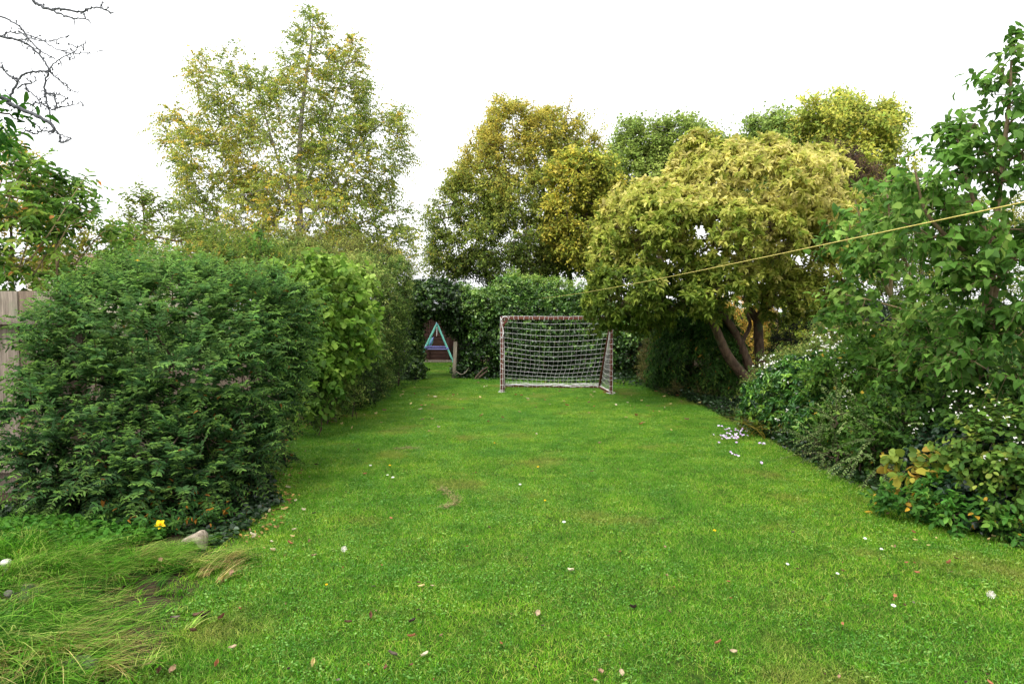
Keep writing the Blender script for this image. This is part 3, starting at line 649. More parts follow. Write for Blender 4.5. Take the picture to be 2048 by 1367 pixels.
# ------------------------------------------------------------------ the big rounded bush, left
HYP = ((34, 60, 28), (50, 86, 42), (68, 108, 52), (88, 128, 62), (116, 150, 74))
hb = [(345, 725, 225, 190, 6.2, 1.1), (225, 850, 150, 140, 5.7, .8), (460, 770, 120, 185, 6.5, .85), (370, 625, 215, 100, 6.5, 1.0), (330, 910, 190, 110, 5.6, .7), (185, 730, 70, 105, 5.7, .4), (290, 975, 150, 44, 5.3, .35), (545, 690, 62, 100, 6.8, .5), (100, 930, 70, 35, 5.2, .2)]
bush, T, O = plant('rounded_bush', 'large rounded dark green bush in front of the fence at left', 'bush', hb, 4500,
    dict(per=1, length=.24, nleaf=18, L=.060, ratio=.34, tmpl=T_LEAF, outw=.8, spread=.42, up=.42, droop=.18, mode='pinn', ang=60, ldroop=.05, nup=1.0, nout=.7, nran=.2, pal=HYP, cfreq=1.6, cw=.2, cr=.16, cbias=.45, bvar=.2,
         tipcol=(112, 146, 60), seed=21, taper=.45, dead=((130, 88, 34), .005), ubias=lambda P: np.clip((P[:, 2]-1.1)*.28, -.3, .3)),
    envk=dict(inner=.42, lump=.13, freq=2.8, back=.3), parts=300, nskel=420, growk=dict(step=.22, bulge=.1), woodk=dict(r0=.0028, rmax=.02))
def flower(name, label, cat, p, size, col, centre, npet=5, group=None, up=(0, 0, 1), cup=.25, stem=.0):
    r = np.random.default_rng(int(abs(p[0]*1000)) % 9999); t = None; a = np.arange(npet)*2*math.pi/npet+r.random(); upv = nrm(A(up, float)); x = nrm(np.cross(upv, [0.1, 1, 0])); y = np.cross(upv, x)
    D = np.cos(a)[:, None]*x+np.sin(a)[:, None]*y+upv*cup; V, F = leafmesh(np.tile(A([0, 0, 0.]), (npet, 1)), D, np.tile(upv, (npet, 1))-D*.1, np.full(npet, size/2), np.full(npet, size*.42 if npet < 8 else size*.2), T_LEAF)
    t = thing(name, label, cat, tuple(p), group); C = np.repeat(lin(col)*r.uniform(.85, 1.1, (npet, 1)), 6, 0)
    link('petals', quadmesh('petals', V, F, C, 'petal'), t)
    MB().ellipsoid(A(p)+upv*size*.06, (size*.13,)*3, 6, 5).build('flower_centre', 'petal', t, smooth=True, colour=centre)
    if stem: MB().tube([A(p), A(p)+A([.005, .004, -stem])], .0015, 4).build('stem', 'petal', t, colour=(70, 110, 40))
    return t
flower('yellow_flower', 'large bright yellow flower low in front of the big rounded bush', 'flower', W(320, 1048, 4.72), .075, (240, 205, 20), (200, 150, 10), up=(.2, -.8, .6), stem=.05)
flower('yellow_flower', 'yellow flower on the top of the big rounded bush', 'flower', W(276, 523, 6.2), .07, (225, 195, 40), (200, 150, 10), up=(.1, -.7, .6), stem=.05)
flower('yellow_flower', 'small yellow flower among weeds beside the white puffball', 'flower', W(38, 1101, 4.4), .03, (230, 190, 60), (200, 150, 30), up=(.1, -.7, .6), stem=.12)
# low shoots with orange leaves at its foot
plant('low_shoots', 'low leafy shoots with orange dying leaves beside the yellow flower', 'plant', [(330, 1030, 90, 25, 5.0, .18), (410, 1045, 40, 18, 5.0, .12), (230, 1050, 60, 16, 4.9, .12)], 120,
    dict(per=1, length=.16, nleaf=10, L=.055, ratio=.36, mode='opp', outw=.6, spread=.4, up=.6, droop=.5, pal=((36, 72, 34), (60, 104, 46), (88, 128, 50)), seed=23, dead=((160, 110, 40), .10), taper=.3), nskel=30, woodk=dict(r0=.002, rmax=.006), envk=dict(zmin=.03))

# ------------------------------------------------------------------ shrubs upper left
plant('arching_shrub', 'tall arching shrub with yellow green pointed leaves rising above the fence', 'shrub', [(60, 500, 140, 80, 6.7, .5), (20, 420, 110, 110, 6.6, .5), (150, 510, 90, 60, 6.8, .4), (-60, 470, 140, 160, 6.6, .6), (95, 420, 60, 60, 6.6, .3)], 520,
    dict(per=1, length=.40, nleaf=13, L=.085, ratio=.42, tmpl=T_LEAF, outw=.7, spread=.3, up=.5, droop=.45, mode='flat', ang=58, ldroop=.35, nup=1, nran=.35, pal=((60, 96, 32), (96, 136, 44), (136, 164, 58), (172, 178, 76)), seed=31, taper=.2, dead=((190, 130, 70), .02), twig=.003),
    envk=dict(inner=.35, lump=.25, freq=3, back=.6), nskel=200, parts=240, bark='bark_pale', woodk=dict(r0=.003, rmax=.016), growk=dict(step=.2, bulge=.18))
def shoots(parent_name, label, cat, tips, base, spk, n=10, **k):
    pass
# long single shoots of that shrub against the sky
def long_shoots():
    t = thing('arching_shoots', 'long leafy shoots of the arching shrub standing up against the white sky', 'shrub', tuple(W(60, 520, 6.3)*A([1, 1, 0])))
    m = MB(); SP = []
    for k, pl in enumerate([[(60, 520), (110, 450), (150, 385), (178, 345)], [(100, 520), (140, 450), (180, 425), (195, 405)], [(10, 420), (40, 350), (75, 320), (105, 300)], [(60, 560), (120, 470), (170, 440), (200, 422)], [(-20, 330), (0, 300), (18, 282), (30, 262)], [(140, 540), (190, 480), (215, 460), (232, 470)], [(30, 560), (60, 470), (80, 400), (110, 372)]]):
        Z = 6.2+.08*k; P = spline([W(a, b, Z) for a, b in pl], 8); MB().tube(P, np.linspace(.008, .0025, len(P)), 5).build('stem', 'bark_pale', t, smooth=True)
        q = P[4::2]; r = np.random.default_rng(k+60)
        n = len(q)*2; Pp = np.repeat(q, 2, 0); tn = np.repeat(nrm(np.gradient(P, axis=0))[4::2], 2, 0); sd = np.tile(A([1., -1.]), len(q)); side = nrm(np.cross(tn, [0, 0, 1.]))*sd[:, None]
        side = side+A([sd*.0, sd*.0, sd*0]).T; sx = np.c_[sd, np.zeros(n), np.zeros(n)]
        D = nrm(tn*.5+sx*.7+side*.3+A([0, 0, -.15])+r.normal(size=(n, 3))*.15)
        L = .095*r.uniform(.8, 1.15, n); SP.append(dict(P=Pp, D=D, N=A([0, -.3, 1.])+r.normal(size=(n, 3))*.3, L=L, W=L*.4, C=palette(((60, 96, 32), (96, 132, 48), (130, 156, 64)), r.random(n), np.ones(n)), tmpl=T_OVAL))
    sp = {k: np.concatenate([s[k] for s in SP]) for k in ('P', 'D', 'N', 'L', 'W', 'C')}; sp['tmpl'] = T_OVAL
    leaf_parts(t, sp, len(sp['P']), 'leaf_matt', 'x')
long_shoots()
plant('edge_sprig', 'dark green leafy sprig poking in at the left edge under the bare branches', 'shrub', [(5, 240, 38, 16, 4.2, .1), (-30, 290, 40, 40, 4.2, .15)], 26,
    dict(per=1, length=.13, nleaf=8, L=.075, ratio=.42, tmpl=T_OVAL, mode='alt', pal=((34, 74, 20), (60, 110, 30), (90, 130, 40)), seed=33, twig=.002), nskel=14, base=A([-3.9, 4.4, 0]), roots=[[A([-4.1, 4.4, 0]), A([-4.0, 4.35, 1.2]), A([-3.6, 4.25, 2.4])]], woodk=dict(r0=.003, rmax=.01))
plant('yellowing_shrub', 'yellow and green leaved shrub filling the left edge above the fence', 'shrub', [(-10, 370, 75, 85, 9.5, .7), (50, 470, 110, 60, 9.6, .6)], 700,
    dict(per=2, length=.22, nleaf=8, L=.06, ratio=.45, tmpl=T_DIA, mode='alt', pal=((80, 110, 30), (120, 140, 44), (170, 160, 60), (200, 150, 60)), seed=34), nskel=90, woodk=dict(r0=.003, rmax=.02))
plant('feathery_sapling', 'slender young tree with sparse fine leaves between the arching shrub and the birch', 'tree', [(300, 470, 60, 45, 10.5, .45), (285, 430, 18, 50, 10.5, .2), (325, 440, 14, 40, 10.5, .15), (370, 490, 55, 30, 10.6, .4), (235, 480, 60, 28, 10.4, .4), (410, 495, 50, 26, 10.8, .4)], 190,
    dict(per=2, length=.30, nleaf=11, L=.062, ratio=.40, tmpl=T_LEAF, mode='flat', ang=65, up=.9, spread=.35, droop=.15, ldroop=.1, pal=((78, 110, 40), (118, 140, 54), (160, 164, 74)), seed=35, twig=.003), nskel=120, woodname='trunk', leafname='crown', bark='bark_pale',
    roots=[[W(292, 640, 10.5)*A([1, 1, 0]), W(291, 560, 10.5), W(290, 500, 10.5), W(288, 440, 10.5), W(284, 395, 10.5)]], woodk=dict(r0=.0035, rmax=.03), envk=dict(inner=.5, lump=.3, freq=3))
plant('yellow_green_shrub', 'yellow green shrub showing over the top of the rounded bush near the birch', 'shrub', [(470, 520, 90, 35, 9.5, .6), (560, 540, 70, 40, 9.6, .6), (330, 530, 110, 30, 9.4, .5), (520, 560, 90, 60, 9.2, .6)], 900,
    dict(per=2, length=.16, nleaf=8, L=.045, ratio=.42, tmpl=T_DIA, mode='alt', pal=((60, 90, 30), (96, 126, 40), (140, 150, 54), (190, 160, 60)), seed=36), nskel=120, woodk=dict(r0=.003, rmax=.02))  # yellow green is the leaves' own colour

# ------------------------------------------------------------------ bare branches, upper left
def bare_tree():
    base = A([-6.2, 4.6, 0]); t = thing('bare_tree', 'leafless grey twigs reaching in at the upper left corner against the sky', 'tree', tuple(base)); m = MB(); r = np.random.default_rng(5)
    def Wz(a, b, k): return W(a, b, 4.2+.35*math.sin(k*1.7))
    L = [([(-330, 60), (-160, 120), (0, 193), (20, 207), (45, 220), (75, 232), (100, 245), (107, 256), (104, 266)], .011, .005), ([(107, 258), (118, 267), (122, 285), (132, 283), (143, 277)], .004, .0025),
      ([(18, 205), (22, 190), (35, 165), (45, 150), (60, 145), (78, 143), (92, 143), (95, 148), (88, 175), (92, 190), (94, 205), (100, 225), (102, 242)], .0048, .0032),
      ([(-250, 20), (-120, 50), (0, 73), (30, 79), (50, 86), (75, 105), (90, 125), (103, 147), (115, 157), (130, 170), (148, 183), (162, 184)], .006, .0015),
      ([(-150, -20), (0, 33), (22, 43), (42, 56), (55, 75), (75, 97), (95, 110), (110, 118)], .004, .002), ([(8, 72), (17, 65), (45, 67), (75, 76), (100, 90), (115, 99), (145, 107), (185, 107), (203, 102)], .0028, .0012),
      ([(100, 140), (108, 127), (125, 115), (145, 106), (160, 92), (172, 86)], .0028, .0012), ([(0, -60), (40, -25), (65, 0), (80, 12), (105, 20), (115, 17), (140, 21), (162, 25), (180, 17), (200, 15), (215, 22), (226, 26)], .006, .002),
      ([(105, 21), (125, 30), (140, 35), (160, 37), (178, 40)], .0035, .002), ([(-40, 100), (0, 135), (12, 145), (25, 157), (38, 163)], .003, .002), ([(102, 222), (115, 215), (130, 213), (150, 210), (160, 204)], .0032, .0015),
      ([(104, 262), (84, 262), (72, 267), (60, 265), (48, 258)], .003, .0018), ([(84, 262), (68, 245), (55, 236)], .0025, .0015), ([(115, 215), (111, 203), (108, 188), (94, 188)], .0032, .0025), ([(50, 177), (70, 192), (82, 207), (98, 213)], .0028, .002),
      ([(33, 80), (60, 78), (92, 83), (118, 78), (140, 71)], .0022, .0015), ([(60, 212), (72, 205), (82, 209), (95, 205)], .0025, .002), ([(108, 188), (120, 190), (130, 195), (128, 205)], .0022, .0015), ([(35, 178), (48, 168), (58, 168), (72, 160), (70, 152)], .0026, .0018)]
    for k, (pl, a, b) in enumerate(L):
        P = spline([Wz(x, y, k*.35) for x, y in pl], 5); P = P+r.normal(size=P.shape)*.0025; m.tube(P, np.linspace(a, b, len(P))*1.6, 6)
        lo = 12 if len(pl) > 7 and pl[0][0] < 0 else 2
        for i in range(lo, len(P), 2):
            if r.random() < .35: continue
            for _ in range(2 if r.random() < .4 else 1):
                q = P[i]; d = nrm(A([r.normal(), r.normal()*.4, r.normal()])); ln = abs(r.normal())*.022+.012
                mid = q+d*ln*.5+r.normal(size=3)*.005; e = mid+nrm(d+r.normal(size=3)*.5)*ln*.5; m.segs(A([q, mid]), A([mid, e]), A([.0034, .0028]), A([.0028, .0016]), 4)
                if r.random() < .5: e2 = mid+nrm(d+r.normal(size=3)*.9)*ln*.5; m.segs([mid], [e2], .002, .0014, 4)
                if r.random() < .35: m.ellipsoid(e, (.006, .006, .008), 5, 4)
    m.build('branch', 'bark_grey', t, smooth=True)
    j = Wz(-330, 60, 0); P = spline([base, base+A([.2, 0, 1.2]), base+A([.5, -.1, 2.4]), j, j+A([-.1, .1, .8])], 6); m2 = MB().tube(P, np.linspace(.12, .04, len(P)), 10)
    for q in (Wz(-250, 20, 1), Wz(-150, -20, 1.4), Wz(0, -60, 2.4), Wz(-40, 100, 3)): m2.tube(spline([P[-4], (P[-4]+q)/2+A([0, 0, .1]), q], 5), .009, 6)
    m2.build('trunk', 'bark_grey', t, smooth=True)
bare_tree()

# ------------------------------------------------------------------ birch
BI = ((92, 122, 42), (126, 148, 54), (158, 170, 66), (192, 182, 62), (214, 176, 52))
bz = 17.0
blb = [(620, 150, 60, 120, bz, .8), (560, 300, 130, 140, bz, 1.6), (480, 200, 80, 70, bz-.3, .9), (420, 320, 90, 110, bz-.5, 1.1), (370, 300, 40, 70, bz-.4, .5), (690, 200, 60, 110, bz+.3, .9), (700, 330, 100, 90, bz, 1.3), (765, 300, 50, 90, bz+.2, .7), (460, 430, 100, 90, bz, 1.3), (600, 450, 140, 100, bz-.3, 1.7), (740, 450, 80, 90, bz+.3, 1.1), (790, 490, 45, 40, bz, .5), (400, 420, 50, 60, bz, .7), (625, 60, 22, 50, bz, .3), (708, 110, 16, 60, bz+.3, .3), (345, 260, 26, 60, bz-.4, .3), (395, 150, 22, 34, bz-.2, .3), (800, 240, 20, 45, bz+.2, .3), (560, 520, 160, 50, bz, 1.2), (720, 530, 90, 45, bz, .9)]
tb = W(600, 620, bz)*A([1, 1, 0]); trunkp = spline([tb, W(598, 560, bz), W(600, 450, bz), W(598, 330, bz), W(606, 200, bz), W(622, 90, bz), W(626, 40, bz)], 6)
limbs = [[(598, 520), (540, 440), (470, 350), (420, 250), (395, 190)], [(599, 470), (660, 380), (720, 290), (770, 240)], [(600, 430), (560, 330), (530, 230), (510, 150)], [(600, 400), (640, 300), (670, 200), (700, 110)], [(598, 540), (680, 470), (760, 430), (800, 420)], [(597, 540), (500, 480), (420, 440), (370, 420)]]
roots = [trunkp]; herot = [(trunkp, np.linspace(.12, .012, len(trunkp)))]
for k, l in enumerate(limbs):
    P = spline([W(a, b, bz+(.5*math.sin(k*2.1))*(i/4)) for i, (a, b) in enumerate(l)], 5); roots.append(P); herot.append((P, np.linspace(.045, .008, len(P))))
plant('birch_tree', 'tall slender birch tree with fine yellowing leaves behind the left shrubs', 'tree', blb, 4300,
    dict(per=3, length=.42, nleaf=11, L=.048, ratio=.78, tmpl=T_DIA, outw=.6, spread=.5, up=.65, droop=.55, mode='alt', ang=50, ldroop=.7, nup=.2, nran=1.0, pal=BI, cfreq=1.5, cw=.22, cr=.2, cbias=.45, bvar=.15, seed=41, twig=.003),
    envk=dict(inner=.62, lump=.28, freq=1.7, back=.8, clump=.28, csize=7), roots=roots, herotubes=herot, nskel=900, bark='bark_birch', woodname='trunk', leafname='crown', growk=dict(step=.35, bulge=.02, jit=.03, pen=.8), woodk=dict(r0=.0055, p=.40, rmax=.03, sides=4), base=tb)

# ------------------------------------------------------------------ left hedge side
plant('cupped_leaf_shrub', 'bright lime green shrub with rounded leaves between rounded bush and hedge', 'shrub', [(650, 640, 75, 105, 9.2, .7), (600, 590, 60, 60, 9.0, .6), (690, 600, 50, 60, 9.8, .6), (640, 710, 50, 55, 8.8, .45), (625, 770, 40, 38, 8.5, .3), (700, 680, 40, 60, 9.8, .4)], 950,
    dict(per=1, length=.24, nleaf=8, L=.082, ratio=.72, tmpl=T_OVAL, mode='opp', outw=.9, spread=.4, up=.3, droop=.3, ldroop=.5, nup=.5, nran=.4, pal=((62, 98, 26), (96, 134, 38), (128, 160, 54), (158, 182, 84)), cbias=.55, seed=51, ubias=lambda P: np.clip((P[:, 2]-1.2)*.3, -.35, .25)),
    parts=260, nskel=140, woodk=dict(r0=.003, rmax=.014), envk=dict(lump=.2, freq=3, inner=.35), bark='bark_brown')
plant('lime_sucker', 'upright lime green shoot standing up against the birch foliage', 'plant', [(520, 480, 9, 32, 9.0, .07), (522, 520, 14, 30, 9, .1)], 16, dict(per=1, length=.12, nleaf=6, L=.07, ratio=.6, tmpl=T_OVAL, mode='opp', up=.6, pal=((86, 126, 44), (112, 150, 60)), seed=52), nskel=10, base=W(520, 600, 9)*A([1, 1, 0]), roots=[[W(520, 600, 9)*A([1, 1, 0]), W(521, 560, 9), W(520, 455, 9)]], woodk=dict(r0=.002, rmax=.008))
HED = ((36, 60, 22), (62, 92, 34), (90, 120, 46), (124, 146, 64), (156, 162, 82))
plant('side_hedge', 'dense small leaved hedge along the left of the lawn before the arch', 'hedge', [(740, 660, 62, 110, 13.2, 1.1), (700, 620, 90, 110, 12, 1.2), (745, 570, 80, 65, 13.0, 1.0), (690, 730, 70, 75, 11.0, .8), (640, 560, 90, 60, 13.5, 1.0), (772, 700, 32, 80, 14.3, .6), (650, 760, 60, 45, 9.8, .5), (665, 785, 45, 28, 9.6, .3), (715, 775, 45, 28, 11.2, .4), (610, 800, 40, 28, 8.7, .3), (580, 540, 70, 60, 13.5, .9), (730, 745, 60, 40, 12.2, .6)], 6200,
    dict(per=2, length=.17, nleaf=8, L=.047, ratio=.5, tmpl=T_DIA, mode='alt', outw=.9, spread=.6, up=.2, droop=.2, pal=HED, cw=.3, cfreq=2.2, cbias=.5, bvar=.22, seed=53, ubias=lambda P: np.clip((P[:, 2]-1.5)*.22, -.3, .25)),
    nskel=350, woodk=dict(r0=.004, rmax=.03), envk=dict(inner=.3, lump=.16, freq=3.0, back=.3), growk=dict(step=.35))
plant('reddish_spray_shrub', 'loose shrub with thin reddish yellow sprays above the side hedge', 'shrub', [(720, 520, 60, 35, 13.5, .6), (640, 510, 70, 30, 14, .6), (560, 500, 60, 30, 14, .6), (790, 540, 35, 30, 14, .5)], 1100, dict(per=2, length=.25, nleaf=7, L=.04, ratio=.45, tmpl=T_DIA, mode='alt', up=.7, pal=((84, 106, 40), (122, 140, 56), (156, 154, 70)), seed=54, twig=.003), nskel=160, woodk=dict(r0=.004, rmax=.02), envk=dict(lump=.35, freq=3, inner=.5))

# ------------------------------------------------------------------ ivy arch and centre hedge
IVL = ((16, 32, 14), (32, 56, 22), (52, 82, 34), (80, 112, 46), (112, 138, 66))
plant('ivy_arch', 'dark ivy arch over the opening to the far garden', 'ivy', [(822, 690, 13, 70, 16, .45), (828, 605, 28, 40, 16, .5), (872, 595, 46, 30, 16, .55), (912, 618, 22, 42, 16.2, .5), (824, 735, 18, 26, 15.8, .4)], 2500,
    dict(per=2, length=.14, nleaf=7, L=.062, ratio=.85, tmpl=T_DIA, mode='alt', outw=1, spread=.5, up=0, droop=.4, ldroop=.4, nup=.6, pal=IVL, cbias=.35, seed=55), mat='leaf_glossy', nskel=160, woodk=dict(r0=.004, rmax=.02), envk=dict(inner=.3, lump=.1, freq=4),
    roots=[[W(818, 757, 16)*A([1, 1, 0]), W(820, 690, 16), W(826, 620, 16), W(850, 596, 16)], [W(918, 757, 16.3)*A([1, 1, 0]), W(916, 690, 16.3), W(912, 620, 16.3), W(890, 596, 16.3)]])
plant('centre_hedge', 'ivy covered hedge standing behind the goal', 'hedge', [(964, 665, 48, 90, 16.5, .7), (1020, 650, 60, 95, 16.5, .8), (1090, 665, 70, 92, 16.5, .8), (1170, 675, 70, 90, 16.5, .8), (1245, 690, 60, 75, 16.5, .8), (1310, 700, 60, 60, 16.5, .8), (930, 614, 40, 40, 16.4, .6), (990, 610, 60, 32, 16.4, .7), (1080, 618, 70, 26, 16.6, .7), (1160, 615, 60, 32, 16.6, .7), (940, 735, 20, 24, 16.3, .4)], 6800,
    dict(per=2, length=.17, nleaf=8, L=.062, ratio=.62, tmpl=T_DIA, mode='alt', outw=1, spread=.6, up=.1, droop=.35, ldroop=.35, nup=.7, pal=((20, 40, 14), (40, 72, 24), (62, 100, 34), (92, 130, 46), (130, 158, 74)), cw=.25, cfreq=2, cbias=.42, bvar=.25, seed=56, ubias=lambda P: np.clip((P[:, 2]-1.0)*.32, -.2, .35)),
    mat='leaf_glossy', nskel=350, woodk=dict(r0=.005, rmax=.03), envk=dict(inner=.3, lump=.12, freq=3, back=.25), growk=dict(step=.4))
plant('hedge_top_shrub', 'loose bright shrub growing out of the top of the centre hedge', 'shrub', [(1060, 580, 70, 26, 16.8, .5), (1005, 578, 14, 22, 16.8, .2), (1110, 590, 60, 22, 16.8, .5), (1030, 560, 20, 18, 16.8, .2), (1170, 600, 40, 16, 16.6, .3)], 520, dict(per=2, length=.25, nleaf=8, L=.07, ratio=.42, tmpl=T_DIA, mode='flat', up=.7, pal=((70, 110, 34), (110, 146, 50), (150, 170, 80)), seed=57, twig=.003), nskel=120, woodk=dict(r0=.003, rmax=.015), envk=dict(lump=.35, freq=3, inner=.4))
for k, pl in enumerate([[(950, 757), (958, 747), (968, 738), (976, 734)], [(955, 757), (966, 748), (975, 741)]]):
    P = spline([W(a, b, 15.75) for a, b in pl], 5); P[0][2] = 0; o = MB().tube(P, np.linspace(.03, .02, len(P)), 6).build('stump_stem', 'bark_brown', None, smooth=True, loc=tuple(P[0])); tag(o, ['thick slanting hedge stem left of the goal near the ground', 'thinner slanting hedge stem just beside the thick one'][k], 'stem')

# ------------------------------------------------------------------ tree behind the centre hedge and its yellow neighbour
CT = ((66, 90, 32), (100, 122, 42), (130, 144, 52), (158, 162, 64), (186, 170, 62))
cz = 26.0
tc = [W(1112, 640, cz)*A([1, 1, 0]), W(1150, 640, cz+.5)*A([1, 1, 0])]
r1 = spline([tc[0], W(1112, 560, cz), W(1100, 440, cz), W(1070, 320, cz), W(1045, 220, cz)], 6); r2 = spline([tc[1], W(1140, 560, cz+.5), W(1130, 480, cz+.5), W(1150, 380, cz+.5), W(1130, 260, cz+.5)], 6); r3 = spline([r1[7], W(1040, 470, cz), W(970, 420, cz), W(920, 400, cz)], 6); r4 = spline([r1[10], W(1000, 380, cz), W(960, 300, cz)], 6)
plant('autumn_tree', 'broad olive and yellow autumn tree rising behind the centre hedge', 'tree', [(1045, 300, 85, 82, cz, 1.8), (965, 360, 66, 84, cz, 1.6), (1090, 400, 120, 130, cz, 2.6), (940, 450, 70, 100, cz-.3, 1.7), (1010, 480, 110, 95, cz-.6, 2.2), (1095, 275, 46, 50, cz+.3, 1.1), (1160, 480, 50, 70, cz, 1.5), (1150, 380, 52, 80, cz, 1.4), (900, 520, 40, 40, cz, 1.0), (1030, 245, 46, 34, cz, .9)], 5000,
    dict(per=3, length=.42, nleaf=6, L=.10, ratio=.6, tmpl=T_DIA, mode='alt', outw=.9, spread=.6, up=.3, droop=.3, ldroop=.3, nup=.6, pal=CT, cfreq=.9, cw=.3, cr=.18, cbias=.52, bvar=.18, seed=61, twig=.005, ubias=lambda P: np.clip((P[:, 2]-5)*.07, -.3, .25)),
    roots=[r1, r2, r3, r4], herotubes=[(r1, np.linspace(.17, .03, len(r1))), (r2, np.linspace(.14, .02, len(r2))), (r3, np.linspace(.07, .02, len(r3))), (r4, np.linspace(.06, .02, len(r4)))], nskel=550, woodname='trunk', leafname='crown', base=tc[0],
    envk=dict(inner=.5, lump=.34, freq=1.2, back=.55, clump=.45, csize=16), growk=dict(step=.6, jit=.06), woodk=dict(r0=.01, p=.4, rmax=.08, sides=4))
plant('golden_tree', 'golden yellow autumn tree at the right side of the olive one', 'tree', [(1168, 340, 50, 38, 23, .9), (1185, 440, 58, 65, 23, 1.0), (1125, 345, 30, 30, 23, .5), (1210, 370, 36, 55, 23.3, .7), (1150, 490, 42, 36, 23, .6), (1120, 430, 30, 60, 23, .5), (1215, 480, 30, 40, 23, .6)], 900,
    dict(per=3, length=.4, nleaf=6, L=.12, ratio=.65, tmpl=T_DIA, mode='alt', outw=.8, spread=.6, pal=((80, 104, 36), (114, 134, 44), (150, 158, 54), (184, 180, 64), (212, 194, 74)), cbias=.5, cw=.4, cfreq=1.3, bvar=.25, seed=62, twig=.005), nskel=220, woodname='trunk', leafname='crown',
    roots=[spline([W(1180, 640, 25)*A([1, 1, 0]), W(1180, 560, 25), W(1175, 440, 25), W(1180, 330, 25)], 6)], envk=dict(inner=.7, lump=.5, freq=1.6), growk=dict(step=.5), woodk=dict(r0=.012, rmax=.1))
# far trees right
def far_tree(name, label, blobs, n, pal, Z, tx, seed, L=.2, cb=.5):
    return plant(name, label, 'tree', blobs, n, dict(per=3, length=.9, nleaf=6, L=L, ratio=.7, tmpl=T_DIA, mode='alt', outw=.8, spread=.7, up=.3, droop=.2, pal=pal, cfreq=.5, cw=.25, cbias=cb, seed=seed, twig=.01), nskel=220, woodname='trunk', leafname='crown',
        roots=[spline([W(tx, 660, Z)*A([1, 1, 0]), W(tx, 560, Z), W(tx+5, 420, Z), W(tx, 300, Z)], 6)], envk=dict(inner=.6, lump=.5, freq=1.3, back=.6, clump=.5, csize=12), growk=dict(step=1.2, jit=.12), woodk=dict(r0=.025, rmax=.25, sides=4))
far_tree('poplar_tree', 'distant green tree behind the golden tree and the ochre crown', [(1275, 300, 50, 60, 44, 2.2), (1360, 285, 50, 42, 44, 2.0), (1310, 370, 90, 80, 44, 3), (1400, 300, 40, 50, 44, 2), (1255, 350, 40, 60, 44, 2)], 1500, ((100, 126, 54), (134, 156, 66), (162, 176, 80)), 44, 1320, 63)
far_tree('poplar_tree', 'distant green tree directly left of the tall yellow topped one', [(1535, 280, 62, 58, 42, 2.2), (1510, 340, 60, 80, 42, 2.4), (1580, 350, 60, 80, 42, 2.4)], 1200, ((94, 124, 58), (124, 150, 68), (152, 172, 80)), 42, 1540, 64)
far_tree('poplar_tree', 'tall distant tree with a yellow top behind the right end of the ochre crown', [(1660, 272, 105, 58, 40, 3), (1735, 290, 68, 70, 39.5, 2.4), (1700, 350, 100, 90, 40, 3), (1620, 290, 60, 60, 40, 2), (1775, 245, 40, 42, 39.5, 1.2), (1700, 230, 40, 30, 40, 1.2)], 2300, ((118, 144, 58), (154, 170, 68), (190, 190, 78), (216, 202, 84)), 40, 1700, 65, cb=.55)
plant('brown_leaved_tree', 'thin dead brown leaved tree in front of the yellow topped one', 'tree', [(1665, 330, 50, 42, 22, .8), (1625, 315, 22, 22, 22, .4), (1720, 360, 50, 36, 22, .7)], 420, dict(per=3, length=.3, nleaf=6, L=.07, ratio=.5, tmpl=T_DIA, mode='alt', pal=((58, 46, 36), (92, 72, 54), (112, 84, 66)), seed=66, twig=.006), nskel=160, woodname='trunk', leafname='crown',
    roots=[spline([W(1660, 680, 22)*A([1, 1, 0]), W(1662, 500, 22), W(1660, 340, 22)], 6)], envk=dict(inner=.6, lump=.4, freq=1.6), woodk=dict(r0=.008, rmax=.06))

# far hedges and shrubs closing the view
def far_hedge(label, blobs, n, pal, seed, L=.09, mat='leaf_matt', name='far_hedge', cat='hedge', group=None, **k):
    return plant(name, label, cat, blobs, n, dict(per=2, length=.3, nleaf=7, L=L, ratio=.6, tmpl=T_DIA, mode='alt', outw=.9, spread=.6, up=.2, pal=pal, cfreq=1.2, cw=.3, seed=seed, twig=0), mat=mat, nskel=60, woodk=dict(r0=.01, rmax=.05), growk=dict(step=.7), envk=dict(inner=.25, lump=.15, freq=1.2, back=.2))
far_hedge('green boundary hedge behind the shed and the ivy arch', [(760, 640, 160, 60, 27, 1.2), (900, 640, 120, 58, 27, 1.2), (1010, 650, 120, 60, 27, 1.2), (600, 620, 160, 70, 26, 1.2), (420, 610, 180, 60, 25, 1.2)], 2600, ((40, 64, 20), (70, 98, 32), (100, 124, 44)), 71)
far_hedge('boundary shrubs glimpsed below the crown between goal and forked tree', [(1180, 670, 120, 60, 24, 1.2), (1300, 680, 110, 60, 24, 1.2), (1400, 670, 90, 70, 24, 1.2)], 1600, ((44, 66, 20), (80, 104, 32), (124, 136, 50)), 72)
far_hedge('bright yellow green shrubs glimpsed beyond the forked trunk', [(1560, 640, 80, 60, 19, .9), (1640, 660, 80, 60, 19, .9), (1600, 700, 90, 40, 18, .7)], 1900, ((74, 100, 26), (118, 140, 38), (160, 166, 50), (186, 170, 50)), 73, L=.07)
far_hedge('orange leaved shrub behind the forked trunk', [(1495, 630, 40, 60, 18, .6), (1505, 690, 25, 40, 17.5, .4), (1440, 620, 30, 30, 18, .4)], 420, ((104, 116, 40), (150, 134, 48), (190, 150, 60)), 74, L=.07, name='orange_shrub', cat='shrub')
